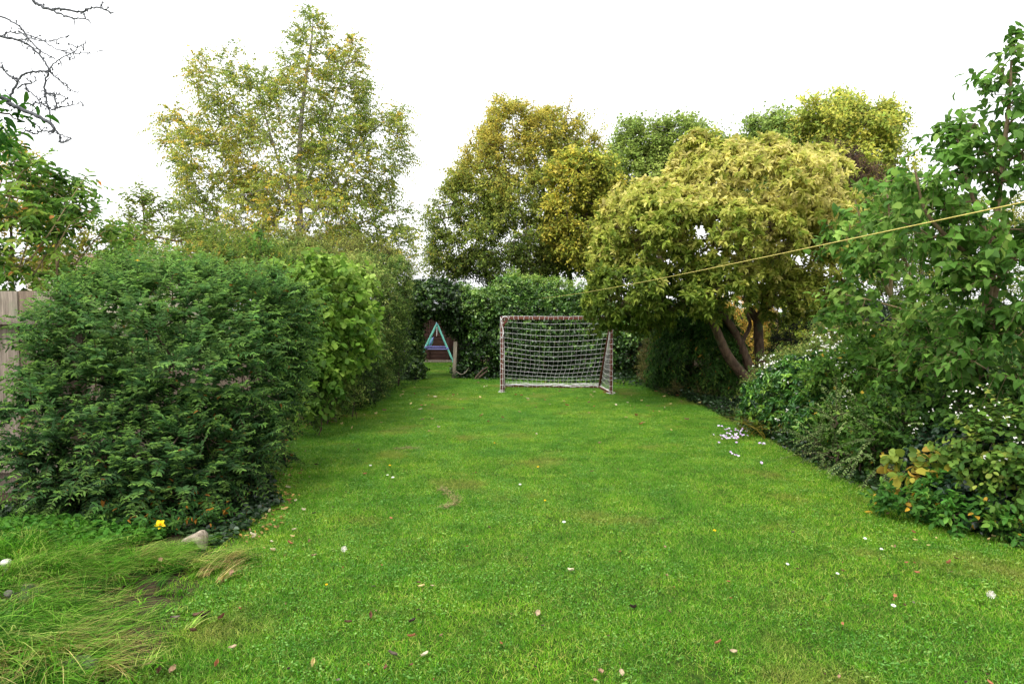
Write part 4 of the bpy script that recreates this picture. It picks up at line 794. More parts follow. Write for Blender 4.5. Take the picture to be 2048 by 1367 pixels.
far_hedge('yellow green trees filling the gap behind the lilac branches', [(1760, 560, 110, 110, 17, 1.2), (1880, 520, 130, 120, 18, 1.4), (2020, 560, 140, 140, 18, 1.4), (1800, 450, 100, 75, 18.5, 1.2), (1960, 460, 120, 75, 18.5, 1.2), (1720, 480, 60, 70, 18.5, 1), (1760, 690, 120, 60, 14, .9), (1930, 700, 160, 70, 13, .9)], 5200, ((50, 74, 26), (86, 110, 40), (124, 138, 54), (160, 150, 60)), 75, L=.065, name='background_shrubbery', cat='shrubs')
plant('dark_conifer', 'small very dark evergreen bush between the forked tree and the white flowers', 'bush', [(1590, 665, 36, 42, 15, .5), (1585, 700, 42, 30, 15, .5)], 700, dict(per=2, length=.14, nleaf=10, L=.04, ratio=.3, tmpl=T_DIA, mode='alt', pal=((10, 22, 12), (20, 36, 18), (30, 50, 24)), seed=76), nskel=60, woodk=dict(r0=.004, rmax=.02))
plant('dark_ivy_bush', 'dark glossy bush behind the left lilac stems', 'bush', [(1725, 640, 45, 36, 11, .4)], 500, dict(per=2, length=.12, nleaf=7, L=.045, ratio=.6, tmpl=T_DIA, mode='alt', pal=((16, 32, 14), (34, 56, 26), (66, 90, 44)), seed=77), mat='leaf_glossy', nskel=40, woodk=dict(r0=.004, rmax=.02))

# ------------------------------------------------------------------ the ochre tree
OZ = 12.6; ob = W(1500, 768, OZ)*A([1, 1, 0])
def pth(pl, z0=OZ, z1=None): n_ = len(pl); z1 = z0 if z1 is None else z1; return spline([W(a, b, z0+(z1-z0)*i/(n_-1)) for i, (a, b) in enumerate(pl)], 5)
t1 = pth([(1502, 768), (1482, 745), (1455, 710), (1435, 665), (1420, 632), (1405, 590), (1370, 520), (1320, 450)], 12.4, 11.6); t1[0] = A([ob[0], ob[1]-.1, -.05])
t1b = pth([(1424, 640), (1404, 622), (1408, 600), (1360, 570), (1280, 540)], 12.1, 11.2)
t2 = pth([(1508, 765), (1492, 715), (1470, 665), (1448, 630), (1440, 600), (1430, 540), (1420, 440)], 12.7, 12.4); t2[0] = A([ob[0]+.1, ob[1]+.1, -.05])
t3 = pth([(1524, 765), (1519, 710), (1516, 650), (1512, 625)], 13.0, 13.0); t3[0] = A([t3[0][0], t3[0][1], -.05])
t3a = pth([(1513, 640), (1495, 605), (1490, 570), (1470, 480), (1440, 360)], 13.0, 12.8); t3b = pth([(1514, 640), (1528, 605), (1550, 560), (1590, 490), (1620, 420)], 13.0, 12.8); t3c = pth([(1516, 630), (1560, 600), (1620, 570), (1680, 540)], 13.0, 12.4); t2b = pth([(1480, 690), (1500, 650), (1490, 620)], 12.8, 13.2)
hts = [(t1, np.linspace(.105, .03, len(t1))), (t1b, np.linspace(.06, .02, len(t1b))), (t2, np.linspace(.095, .03, len(t2))), (t3, np.linspace(.10, .085, len(t3))), (t3a, np.linspace(.075, .025, len(t3a))), (t3b, np.linspace(.06, .02, len(t3b))), (t3c, np.linspace(.04, .015, len(t3c))), (t2b, np.linspace(.04, .03, len(t2b)))]
OC = ((88, 110, 34), (128, 146, 48), (158, 166, 66), (182, 180, 84), (204, 194, 114))
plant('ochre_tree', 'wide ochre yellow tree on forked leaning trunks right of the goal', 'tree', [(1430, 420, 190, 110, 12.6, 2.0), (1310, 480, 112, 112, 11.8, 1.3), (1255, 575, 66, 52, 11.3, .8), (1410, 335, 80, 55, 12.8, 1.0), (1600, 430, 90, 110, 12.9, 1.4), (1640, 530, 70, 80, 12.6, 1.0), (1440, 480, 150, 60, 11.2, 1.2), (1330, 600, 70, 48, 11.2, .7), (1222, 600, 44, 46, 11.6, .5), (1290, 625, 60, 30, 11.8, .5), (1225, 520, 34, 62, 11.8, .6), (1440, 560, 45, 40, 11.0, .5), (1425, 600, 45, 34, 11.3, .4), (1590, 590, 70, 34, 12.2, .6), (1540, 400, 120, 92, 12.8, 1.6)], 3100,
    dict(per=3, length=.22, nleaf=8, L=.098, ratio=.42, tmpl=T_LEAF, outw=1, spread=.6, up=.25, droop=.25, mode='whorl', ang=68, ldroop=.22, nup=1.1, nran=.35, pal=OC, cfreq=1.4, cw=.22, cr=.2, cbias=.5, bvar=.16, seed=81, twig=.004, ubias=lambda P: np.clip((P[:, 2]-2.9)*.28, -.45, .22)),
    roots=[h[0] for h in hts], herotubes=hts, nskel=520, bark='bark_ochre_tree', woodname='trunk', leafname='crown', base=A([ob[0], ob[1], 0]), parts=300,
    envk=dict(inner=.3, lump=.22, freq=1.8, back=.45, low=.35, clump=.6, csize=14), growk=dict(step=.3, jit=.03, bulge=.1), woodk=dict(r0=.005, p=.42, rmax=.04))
# dark understorey below it
plant('understorey_shrub', 'dark green drooping shrub in the shade under the ochre crown', 'shrub', [(1395, 700, 80, 75, 13.3, 1.0), (1430, 690, 42, 65, 13.7, .7), (1430, 768, 52, 34, 12.8, .4), (1370, 740, 60, 50, 13.6, .7), (1380, 640, 70, 40, 13.3, .8)], 2100,
    dict(per=2, length=.24, nleaf=9, L=.075, ratio=.34, tmpl=T_DIA, mode='flat', droop=.8, ldroop=.5, pal=((28, 56, 18), (46, 84, 26), (68, 108, 36), (104, 130, 46)), seed=82, cbias=.45, dead=((150, 110, 40), .01)), nskel=200, woodk=dict(r0=.004, rmax=.025))
plant('weedy_scrub', 'tangled olive scrub at the foot of the border right of the bare shrub', 'shrub', [(1340, 740, 50, 40, 14.2, .5), (1310, 720, 30, 45, 15, .4), (1380, 790, 50, 22, 12.6, .3)], 900, dict(per=2, length=.16, nleaf=8, L=.035, ratio=.5, tmpl=T_DIA, mode='alt', pal=((50, 60, 24), (82, 88, 34), (116, 112, 50)), seed=83), nskel=120, woodk=dict(r0=.004, rmax=.015), bark='bark_pale')
def bare_shrub():
    b = G(1276, 757); t = thing('bare_shrub', 'leafless pale branched shrub just right of the goal', 'shrub', (b[0], b[1], 0)); Z = b[1]; m = MB(); r = np.random.default_rng(4)
    L = [([(1276, 757), (1273, 735), (1262, 715), (1262, 700), (1268, 680), (1262, 660), (1258, 645)], .024, .01), ([(1273, 733), (1281, 715), (1284, 695), (1278, 670), (1282, 650)], .018, .008), ([(1262, 702), (1275, 712), (1278, 690), (1272, 665)], .01, .006), ([(1288, 755), (1290, 725), (1292, 700), (1288, 680), (1300, 655)], .016, .007), ([(1284, 695), (1300, 680), (1310, 660)], .01, .005), ([(1290, 720), (1298, 700), (1308, 690), (1316, 668)], .01, .004), ([(1262, 690), (1256, 675), (1250, 655)], .009, .004)]
    ends = []
    for pl, a, c in L:
        P = spline([W(x, y, Z+r.normal()*.1) for x, y in pl], 5); 
        if pl[0][1] > 754: P[0][2] = -.02
        m.tube(P, np.linspace(a, c, len(P)), 6)
        for i in range(6, len(P), 1):
            for _ in range(2):
                q = P[i]; d = nrm(A([r.normal()*.7, r.normal()*.5, abs(r.normal())+.2])); e = q+d*.14; e2 = e+nrm(d+r.normal(size=3)*.5)*.12; m.segs(A([q, e]), A([e, e2]), A([.005, .004]), A([.004, .002]), 4)
    m.build('branch', 'bark_pale', t, smooth=True)
bare_shrub()

# ------------------------------------------------------------------ right border
plant('white_flowered_shrub', 'loose shrub dotted with white flowers beside the forked trunk', 'shrub', [(1625, 750, 75, 50, 10.2, .7), (1690, 705, 65, 48, 9.6, .6), (1530, 808, 42, 48, 10.0, .4), (1640, 770, 90, 60, 9.6, .6)], 1900,
    dict(per=2, length=.22, nleaf=8, L=.042, ratio=.5, tmpl=T_DIA, mode='opp', up=.4, spread=.6, pal=((66, 96, 34), (100, 128, 50), (136, 150, 68), (160, 144, 80)), seed=91, twig=.002), nskel=150, woodk=dict(r0=.003, rmax=.012), envk=dict(lump=.3, freq=3, inner=.35))
def blossoms(name, label, cat, blobs, n, size, seed, col=(238, 236, 228), clus=3, mat='petal', base=None, pxs=None):
    T, O = env(blobs, n, inner=.02, lump=.2, freq=3, back=0, seed=seed) if pxs is None else (pxs, None)
    r = np.random.default_rng(seed); T = T-nrm(T-CAMP)*.05; P = np.repeat(T, clus*4, 0)+np.repeat(r.normal(size=(len(T)*clus, 3))*size*.8, 4, 0); m = len(P); L = size*r.uniform(.35, .65, m)
    D = nrm(r.normal(size=(m, 3))+A([0, -.6, .5])); V, F = leafmesh(P, D, r.normal(size=(m, 3))+A([0, -.8, .8]), L, L*.8, T_LEAF)
    C = np.repeat(lin(col)[None]*r.uniform(.8, 1.05, (m, 1)), 6, 0); b = T.mean(0)*A([1, 1, 0]) if base is None else base
    o = link(name, quadmesh(name, V-b, F, C, mat), None, tuple(b)); return tag(o, label, cat, kind='stuff')
blossoms('white_blossom', 'scattered clusters of small white flowers over the shrub beside the forked trunk', 'flowers', [(1690, 680, 65, 40, 9.0, .4), (1640, 715, 80, 40, 9.0, .4), (1550, 745, 40, 40, 9.3, .3), (1500, 820, 22, 40, 9.9, .2), (1590, 830, 60, 50, 8.6, .3), (1640, 760, 100, 50, 8.6, .4), (1700, 740, 70, 60, 8.2, .3), (1520, 800, 30, 50, 9.6, .2)], 135, .034, 92)
plant('whorled_evergreen', 'glossy mid green bush with bright yellow green whorled tips', 'bush', [(1600, 815, 85, 70, 9.0, .7), (1660, 850, 60, 60, 8.2, .5), (1560, 850, 50, 40, 9.0, .4), (1640, 770, 70, 45, 9.1, .5)], 950,
    dict(per=2, length=.16, nleaf=9, L=.07, ratio=.36, tmpl=T_LEAF, mode='whorl', ang=70, nup=1.2, pal=((26, 58, 26), (46, 90, 34), (76, 124, 42), (132, 170, 52)), cbias=.35, cr=.26, seed=93), mat='leaf_glossy', nskel=90, woodk=dict(r0=.003, rmax=.015), parts=80)
plant('snowberry_bush', 'rounded leaved green bush filling the middle of the right border', 'bush', [(1740, 790, 95, 90, 7.9, .7), (1960, 800, 80, 70, 5.8, .4), (1800, 760, 90, 80, 7.4, .6), (1700, 860, 70, 55, 7.7, .5), (1820, 850, 80, 80, 6.5, .6), (1730, 880, 70, 50, 7.0, .4), (1770, 720, 80, 50, 8, .5), (1880, 830, 70, 90, 6.2, .5)], 2000,
    dict(per=2, length=.2, nleaf=8, L=.05, ratio=.62, tmpl=T_LEAF, mode='opp', up=.25, droop=.35, pal=((38, 70, 22), (66, 104, 32), (96, 134, 44), (132, 158, 60)), cbias=.45, seed=94, dead=((180, 150, 50), .01)), nskel=150, woodk=dict(r0=.003, rmax=.012), parts=120, envk=dict(lump=.2, freq=3))
blossoms('snowberries', 'white berries dotted over the right border bushes', 'berries', [(1780, 800, 100, 90, 7.2, .4), (1880, 860, 80, 80, 5.7, .3), (1990, 880, 80, 90, 4.7, .3), (1960, 780, 80, 60, 4.9, .2), (1700, 760, 80, 60, 7.6, .3)], 75, .024, 95, clus=2)
plant('grey_twiggy_shrub', 'low spreading shrub with small grey green leaves on stiff stems', 'shrub', [(1690, 890, 70, 35, 6.9, .45), (1740, 920, 70, 35, 6.5, .45), (1650, 900, 40, 18, 7.2, .3), (1790, 870, 50, 60, 6.2, .3), (1720, 850, 60, 40, 6.9, .3)], 170,
    dict(per=1, length=.36, nleaf=30, L=.027, ratio=.5, tmpl=T_DIA, mode='flat', ang=70, outw=.9, spread=.35, up=.1, droop=.25, pal=((70, 96, 48), (104, 128, 66), (138, 156, 92)), seed=96, twig=.003), nskel=90, woodk=dict(r0=.003, rmax=.012), bark='bark_brown')
plant('bronze_leaf_plant', 'low plant with large orange and green leaves at the right border edge', 'plant', [(1850, 955, 60, 40, 5.35, .2), (1940, 945, 32, 28, 5.15, .15), (1830, 930, 40, 30, 5.5, .15)], 46,
    dict(per=1, length=.12, nleaf=5, L=.085, ratio=.7, tmpl=T_OVAL, mode='alt', ang=60, ldroop=.5, nup=.4, nran=.5, pal=((76, 112, 42), (112, 136, 46), (160, 150, 48), (170, 122, 50)), cbias=.35, cfreq=4, cw=.35, seed=97), nskel=20, woodk=dict(r0=.003, rmax=.01), parts=200)
plant('edge_weeds', 'bright green leafy weeds spilling onto the lawn at lower right', 'weeds', [(1830, 1000, 70, 22, 5.2, .15), (1950, 1030, 70, 28, 4.85, .18), (2030, 1050, 40, 20, 4.7, .15), (1880, 985, 40, 25, 5.2, .15)], 210,
    dict(per=1, length=.13, nleaf=9, L=.05, ratio=.55, tmpl=T_LEAF, mode='opp', up=.5, pal=((40, 84, 26), (74, 124, 40), (128, 160, 54)), seed=98, dead=((190, 150, 50), .02)), nskel=40, woodk=dict(r0=.002, rmax=.006), envk=dict(zmin=.02))
plant('golden_leaf_bush', 'bush with round yellow green leaves at the right edge of the border', 'bush', [(2000, 885, 62, 46, 4.95, .3), (2062, 900, 55, 70, 4.8, .35), (1955, 915, 30, 42, 5.1, .2), (2040, 950, 55, 34, 4.8, .25)], 430,
    dict(per=1, length=.17, nleaf=8, L=.044, ratio=.72, tmpl=T_OVAL, mode='flat', ang=65, ldroop=.35, nup=.8, pal=((48, 82, 28), (74, 110, 38), (102, 134, 46), (150, 156, 62)), cbias=.5, seed=99), nskel=70, woodk=dict(r0=.002, rmax=.008), parts=220, envk=dict(lump=.25, freq=4))
plant('ivy_mound', 'dark glossy ivy mound under the golden leaved bush', 'ivy', [(2010, 985, 90, 50, 5.05, .3), (1930, 1000, 50, 35, 5.1, .2), (2080, 960, 80, 110, 5.2, .4), (1900, 930, 60, 60, 5.6, .3)], 900,
    dict(per=2, length=.1, nleaf=6, L=.045, ratio=.85, tmpl=T_LEAF, mode='alt', ldroop=.4, pal=((14, 34, 20), (26, 54, 30), (48, 80, 44)), seed=100), mat='leaf_glossy', nskel=60, woodk=dict(r0=.002, rmax=.008))
# lilacs
LZ = 5.6
lb = W(1975, 900, LZ)*A([1, 1, 0]); l1 = pth([(1985, 880), (1965, 760), (1968, 660), (1975, 600), (1985, 540), (1990, 460), (2008, 300), (2020, 190), (2022, 120)], LZ, 5.2); l1[0] = A([lb[0], lb[1], -.03])
l2 = pth([(1978, 580), (1945, 520), (1900, 480), (1850, 420), (1830, 340)], 5.5, 5.3); l3 = pth([(1975, 640), (2000, 560), (2060, 460), (2080, 380)], 5.5, 5.2); l4 = pth([(1985, 500), (1940, 380), (1915, 280)], 5.4, 5.3)
LL = ((46, 80, 26), (70, 110, 36), (96, 136, 48), (134, 162, 70))
plant('lilac_tree', 'tall lilac with large heart shaped leaves at the right edge', 'tree', [(2000, 270, 75, 65, 5.4, .35), (1930, 350, 95, 75, 5.5, .4), (2022, 165, 28, 60, 5.3, .14), (2022, 100, 22, 42, 5.3, .12), (2015, 220, 45, 50, 5.3, .2), (1850, 430, 80, 70, 5.5, .4), (1990, 430, 110, 80, 5.4, .45), (2060, 340, 60, 140, 5.3, .4), (2000, 570, 110, 80, 5.3, .45), (1925, 680, 85, 60, 5.6, .4), (2020, 700, 90, 80, 5.2, .4), (1880, 300, 30, 40, 5.5, .2)], 700,
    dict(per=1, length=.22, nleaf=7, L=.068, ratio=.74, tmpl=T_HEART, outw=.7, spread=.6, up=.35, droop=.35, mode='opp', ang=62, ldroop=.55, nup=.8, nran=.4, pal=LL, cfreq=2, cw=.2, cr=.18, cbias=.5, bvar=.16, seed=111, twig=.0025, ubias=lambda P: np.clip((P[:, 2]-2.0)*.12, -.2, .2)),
    roots=[l1, l2, l3, l4], herotubes=[(l1, np.linspace(.05, .006, len(l1))), (l2, np.linspace(.028, .008, len(l2))), (l3, np.linspace(.03, .008, len(l3))), (l4, np.linspace(.02, .006, len(l4)))], nskel=300, bark='bark_lilac', woodname='trunk', leafname='crown', parts=300, base=lb,
    envk=dict(inner=.5, lump=.25, freq=3, back=.6), growk=dict(step=.18, jit=.015, bulge=.08), woodk=dict(r0=.0028, rmax=.02))
m0 = W(1850, 850, 7)*A([1, 1, 0]); m1 = pth([(1850, 800), (1815, 660), (1780, 590), (1740, 500), (1710, 400)], 7.2, 7.0); m1[0] = A([m0[0], m0[1], -.03]); m2 = pth([(1780, 590), (1785, 500), (1778, 420), (1770, 350)], 7.1, 7.0); m3 = pth([(1830, 700), (1825, 560), (1790, 480), (1782, 380)], 7.1, 7.2)
plant('lilac_bush', 'thinner lilac with sparse leaves and bare grey stems before the ochre tree', 'shrub', [(1740, 440, 55, 75, 7.1, .4), (1800, 380, 50, 50, 7.1, .35), (1700, 500, 35, 50, 7.1, .3), (1790, 520, 70, 60, 7.1, .4), (1760, 650, 80, 60, 7.1, .4), (1850, 650, 70, 60, 6.8, .4), (1690, 590, 40, 40, 7.2, .3), (1800, 720, 80, 40, 6.9, .4)], 400,
    dict(per=1, length=.2, nleaf=7, L=.075, ratio=.72, tmpl=T_HEART, outw=.7, spread=.6, up=.35, droop=.3, mode='opp', ang=62, ldroop=.5, nup=.8, nran=.4, pal=LL, seed=112, twig=.0025, cbias=.55),
    roots=[m1, m2, m3], herotubes=[(m1, np.linspace(.03, .008, len(m1))), (m2, np.linspace(.02, .006, len(m2))), (m3, np.linspace(.025, .006, len(m3)))], nskel=140, bark='bark_pale', parts=120, base=m0, envk=dict(inner=.6, lump=.3, freq=3, back=.8), growk=dict(step=.2, bulge=.05), woodk=dict(r0=.003, rmax=.012))
# strap leaves and sedge
def sedge():
    r = np.random.default_rng(9); b = G(1535, 872); n = 110; P = b+r.normal(size=(n, 3))*A([.12, .1, 0]); P[:, 2] = .01; hdir = nrm(A([-1, -.45, 0.])+r.normal(size=(n, 3))*A([.7, .5, 0]))
    V, F, C = blades_at(P, r.uniform(.3, .55, n), .014, ((50, 70, 24), (90, 104, 36), (150, 140, 60), (176, 150, 90)), np.abs(r.normal(.6, .25, n)), r, hdir, 1.6, 6); V[:, 2] = np.maximum(V[:, 2], .012)
    t = thing('strap_leaved_clump', 'arching clump of yellowing strap leaves at the right border edge by the lilac flowers', 'plant', tuple(A([b[0], b[1], 0]))); link('leaves', quadmesh('leaves', V-A([b[0], b[1], 0]), F, C, 'leaf_matt'), t)['kind'] = 'stuff'
sedge()

def thatch(name, label, pts, wd, n, seed):
    r = np.random.default_rng(seed); P = spline([G(a, b, 0) for a, b in pts], 8); i = r.integers(0, len(P), n); p = P[i]+r.normal(size=(n, 3))*A([wd, wd, 0]); p[:, 2] = r.uniform(.016, .032, n)
    L = r.uniform(.015, .05, n); D = nrm(r.normal(size=(n, 3))*A([1, 1, .12])); V, F = leafmesh(p, D, A([0, 0, 1.])+r.normal(size=(n, 3))*.2, L, np.full(n, .005), T_DIA)
    C = np.repeat(palette(((90, 84, 44), (134, 120, 76), (160, 146, 104)), r.random(n), np.ones(n)), 4, 0); tag(link(name, quadmesh(name, V, F, C, 'dry_leaf')), label, 'dry grass', kind='stuff')
thatch('dry_thatch', 'worn curved streak of dry grass in the middle of the lawn', [(884, 978), (897, 990), (912, 1003), (905, 1013), (885, 1020)], .024, 420, 1)
thatch('dry_thatch', 'faint worn dry grass streak on the left middle lawn', [(795, 901), (815, 899), (836, 900)], .03, 300, 2)
# ------------------------------------------------------------------ stones, puffball
def rock(name, label, cat, c, r, mat, seed, R=None, lump=.16, cut=None):
    m = MB(); m.ellipsoid((c[0], c[1], c[2]), r, 18, 13, R, lump, seed); V = m.V[0]; 
    V += noise3(V, 22, seed+3)[:, None]*.004
    if cut: 
        for nrm_, off in cut: nn = nrm(A(nrm_, float)); dd = (V-A(c))@nn; V -= np.maximum(dd-off, 0)[:, None]*nn*.9
    o = m.build(name, mat, None, smooth=False, loc=(c[0], c[1], 0)); return tag(o, label, cat)
def pale_stone():
    c = G(385, 1092); Z = c[1]; prof = [(353, 1097), (360, 1084), (372, 1075), (386, 1068), (401, 1061), (409, 1066), (413, 1080), (412, 1097)]; r = np.random.default_rng(6); rings = []
    P0 = spline([W(a, b, Z) for a, b in prof], 3); P0[:, 2] -= .0; mid = P0.mean(0)
    for dy, sc in ((-.05, .45), (-.042, .86), (-.015, 1.0), (.03, .97), (.06, .72), (.075, .3)):
        q = mid+(P0-mid)*sc; q[:, 1] += dy; q[:, 2] = np.where(sc < .9, mid[2]*.6+(q[:, 2]-mid[2]*.6)*1.0, q[:, 2]); q = q+noise3(q, 26, 5)[:, None]*.0035+r.normal(size=q.shape)*.0015; rings.append(q)
    n = len(P0); F = [[i*n+k, i*n+k+1, (i+1)*n+k+1, (i+1)*n+k] for i in range(len(rings)-1) for k in range(n-1)]; m = MB(); m.add(np.vstack(rings), F)
    for rg, fl in ((rings[0], 0), (rings[-1], 1)):
        ce = rg.mean(0); m.add(np.vstack([rg, ce]), [[k, k+1, k+2, n] for k in range(0, n-2, 2)])
    for rg in rings: pass
    o = m.build('pale_stone', 'stone_pale', None, loc=(c[0], c[1], 0)); tag(o, 'pale pointed stone wedged in the grass below the rounded bush', 'stone')
pale_stone()
c = G(50, 1215); t = thing('shell_stones', 'cluster of grey weathered stones sunk in the rough grass at left', 'stones', tuple(c))
for k, (dx, dy, s) in enumerate([(-.04, .02, .05), (.03, -.03, .055), (.05, .04, .04), (-.02, .07, .045), (-.06, -.03, .03)]):
    m = MB(); m.ellipsoid(c+A([dx, dy, .05+.01*k]), (s*1.1, s*.8, s*.5), 12, 9, A(Matrix.Rotation(.5*k, 3, 'Z')@Matrix.Rotation(.4, 3, 'X')), .25, k); m.build('stone', 'stone_grey', t)
c = G(158, 1345); rock('mossy_slab', 'flat mossy grey slab half buried in the rough grass at bottom left', 'stone', (c[0], c[1], .04), (.09, .06, .035), 'stone_grey', 8, None, .1, [((0, 0, 1), .025)])
c = W(12, 1124, 4.15); o = MB().ellipsoid(c, (.030, .03, .022), 14, 9, None, .04, 2).build('puffball', 'mushroom_skin', None, smooth=True, loc=tuple(c)); tag(o, 'round white puffball at the left edge above the rough grass', 'mushroom')
MBs = MB().tube([c, A([c[0], c[1], 0.0])], .007, 6).build('stalk', 'mushroom_skin', o, smooth=True, loc=None); MBs.parent = o

# ------------------------------------------------------------------ fallen leaves and lawn flowers
LEAFCOL = dict(brown=(112, 74, 48), tan=(170, 128, 84), orange=(184, 104, 40), cream=(222, 206, 156), grey=(120, 104, 86), dark=(62, 44, 34), yellow=(222, 196, 92), red=(128, 78, 46), pink=(192, 164, 118))
def curled_leaf(cname, width, curl, seed):
    r = np.random.default_rng(seed); nu, nv = 5, 4; V = []
    for i in range(nu+1):
        u = i/nu; hw = width*math.sin(math.pi*(.06+.9*u))**.8
        for j in range(nv+1):
            v = (j/nv-.5)*2; V.append([u-.5, v*hw*.5, curl*(v*v*.28+((u-.5)**2)*.5)+r.normal()*.02])
    F = [[i*(nv+1)+j, (i+1)*(nv+1)+j, (i+1)*(nv+1)+j+1, i*(nv+1)+j+1] for i in range(nu) for j in range(nv)]
    C = .72*(lin(LEAFCOL[cname])*.72+.28*float(lin(LEAFCOL[cname])@A([.3, .6, .1])))*r.uniform(.75, 1.2, (len(V), 1)); return quadmesh('fallen_leaf', A(V), F, C, 'dry_leaf')
LM = {(c_, k): curled_leaf(c_, (.62, .35)[k], (.7, 1.1)[k], hash(c_) % 7+k) if False else curled_leaf(c_, (.62, .35)[k], (.7, 1.1)[k], len(c_)+k) for c_ in LEAFCOL for k in (0, 1)}
def fall(px, py, col, k, size, label, group=None, z=.034):
    p = G(px, py, z); o = link('fallen_leaf', LM[(col, k)], None, tuple(p)); s = size*.74; o.scale = (s, s, s*random.uniform(.8, 1.3)); o.rotation_euler = (random.uniform(-.35, .35), random.uniform(-.3, .3)+.0, random.uniform(0, 6.28)); return tag(o, label, 'fallen leaf', group)
BIG = [(843, 1172, 'yellow', 0, .055, 'curled yellow brown fallen leaf with a darker edge in the middle of the near lawn'), (864, 1171, 'pink', 0, .03, 'small pinkish fallen leaf touching the curled yellow brown one'), (740, 1233, 'red', 1, .065, 'long red brown fallen leaf standing on edge in the near lawn'), (696, 1244, 'brown', 1, .05, 'narrow brown fallen leaf left of the long red brown one'),
 (825, 1242, 'dark', 0, .055, 'dark wet curled leaf below the curled yellow brown one'), (823, 1272, 'orange', 1, .05, 'thin orange fallen leaf above the cream one'), (785, 1308, 'grey', 1, .06, 'grey brown oval leaf left of the cream one near the bottom'), (850, 1309, 'cream', 0, .06, 'pale cream fallen leaf near the bottom of the lawn'), (625, 1330, 'yellow', 1, .075, 'lumpy tan yellow fallen leaf near the bottom left of the lawn'), (772, 1335, 'red', 0, .04, 'reddish fallen leaf at the bottom below the grey brown oval one'),
 (628, 1110, 'tan', 0, .045, 'tan folded leaf on the lawn right of the pale stone'), (1142, 1140, 'cream', 0, .062, 'large pale golden leaf alone in the middle of the lawn'), (1075, 1227, 'pink', 0, .058, 'pale pinkish rounded leaf on the lawn below the pale golden one'), (1268, 1215, 'dark', 1, .05, 'dark narrow leaf right of the pale pinkish rounded one'), (1202, 1343, 'tan', 0, .058, 'tan curled leaf at the bottom centre of the lawn'), (1243, 1345, 'pink', 0, .05, 'pinkish folded leaf beside the tan curled one at bottom centre'),
 (1437, 1285, 'orange', 1, .05, 'orange brown split leaf on the lower right lawn'), (1467, 1303, 'pink', 0, .045, 'small triangular pinkish leaf below the orange brown split one'), (1240, 1103, 'orange', 0, .04, 'orange leaf above right of the pale golden leaf'), (1330, 1093, 'tan', 0, .035, 'small tan leaf left of the single yellow lawn flower'), (1835, 1145, 'orange', 0, .04, 'round orange leaf on the right lawn near the border'), (1790, 1192, 'orange', 0, .045, 'upright orange leaf above a small white daisy on the right'),
 (1980, 1366, 'orange', 0, .05, 'orange leaf in the bottom right corner of the lawn'), (1898, 1126, 'orange', 1, .06, 'long orange brown leaf nearest the right border edge'), (350, 1235, 'grey', 0, .06, 'grey curled leaf at the edge of the rough grass'), (397, 1230, 'brown', 0, .085, 'large flat brown leaf beside the rough grass'), (412, 1232, 'dark', 1, .07, 'dark brown leaf overlapping the large flat brown one'), (442, 1236, 'red', 1, .06, 'thin red brown leaf right of the large flat brown one'), (388, 1262, 'brown', 1, .055, 'brown rolled leaf just below the large flat brown one'),
 (465, 1295, 'pink', 0, .05, 'pale pink brown leaf standing alone at lower left'), (298, 1327, 'tan', 0, .05, 'tan leaf lodged at the bottom edge of the rough grass'), (316, 1344, 'brown', 1, .07, 'long brown leaf at the bottom left of the lawn'), (345, 1338, 'tan', 0, .06, 'wide tan leaf right of the long brown one at bottom left'), (431, 1331, 'orange', 1, .07, 'flat orange tan leaf at bottom left'), (464, 1146, 'tan', 0, .06, 'tan curled leaf at the tip of the rough grass'), (322, 1120, 'tan', 0, .055, 'tan curled leaf lying on the rough grass left of the stone'),
 (543, 1083, 'cream', 0, .045, 'small cream leaf right of the pale stone'), (628, 1026, 'dark', 0, .04, 'dark leaf on the lawn near the ivy'), (1184, 942, 'tan', 0, .05, 'tan leaf in the centre of the middle lawn'), (632, 929, 'dark', 0, .06, 'dark clump of leaf on the left middle lawn'), (730, 947, 'orange', 0, .05, 'orange tan leaf on the left middle lawn'), (782, 1036, 'orange', 0, .045, 'orange leaf on the lawn left of the worn arc'), (717, 899, 'red', 0, .04, 'dark red leaf on the left middle lawn by the border'), (1209, 785, 'orange', 0, .07, 'round orange leaf lying inside the right corner of the goal'), (962, 831, 'orange', 0, .07, 'orange leaf on the lawn left in front of the goal')]
for a_ in BIG: fall(*a_, z=.034 if a_[0] > 500 or a_[1] > 1200 else .10)
r = np.random.default_rng(12)
def LBL1(px, py, c):
    w = 'below the side hedge' if px < 800 else 'in front of the ivy arch' if px < 950 else 'in front of the goal' if px < 1230 else 'right of the goal'
    return 'small ' + {'tan': 'tan', 'cream': 'cream', 'yellow': 'yellow', 'orange': 'orange'}[c] + ' fallen leaf ' + ('far back on the lawn ' if py < 790 else 'halfway down the lawn ' if py < 830 else 'on the open lawn well ') + w
def LBL2(px, py, c):
    w = 'left' if px < 900 else 'middle' if px < 1400 else 'right'
    return 'tiny ' + c + ' leaf scrap sunk in the grass of the ' + w + (' front lawn' if py > 1150 else ' centre lawn')
for k in range(120):      # pale leaves drifted over the far lawn
    px, py = r.uniform(660, 1420), 757+abs(r.normal())*45+6
    if px < 860 and py < 800-(px-700)*.2: continue
    if py > 900: continue
    cc_ = ('yellow', 'cream', 'tan', 'yellow', 'orange')[r.integers(5)]
    fall(px, py, cc_, r.integers(2), r.uniform(.05, .09), LBL1(px, py, cc_), 'pale fallen leaves on the far lawn', z=.046)
for k in range(85):
    px, py = r.uniform(440, 2000), r.uniform(880, 1366)
    if not inside(A([G(px, py)[:2]]), LAWN)[0]: continue
    cc_ = ('brown', 'dark', 'grey', 'tan', 'orange', 'red')[r.integers(6)]
    fall(px, py, cc_, r.integers(2), r.uniform(.018, .034), LBL2(px, py, cc_), 'brown leaf scraps in the near lawn')
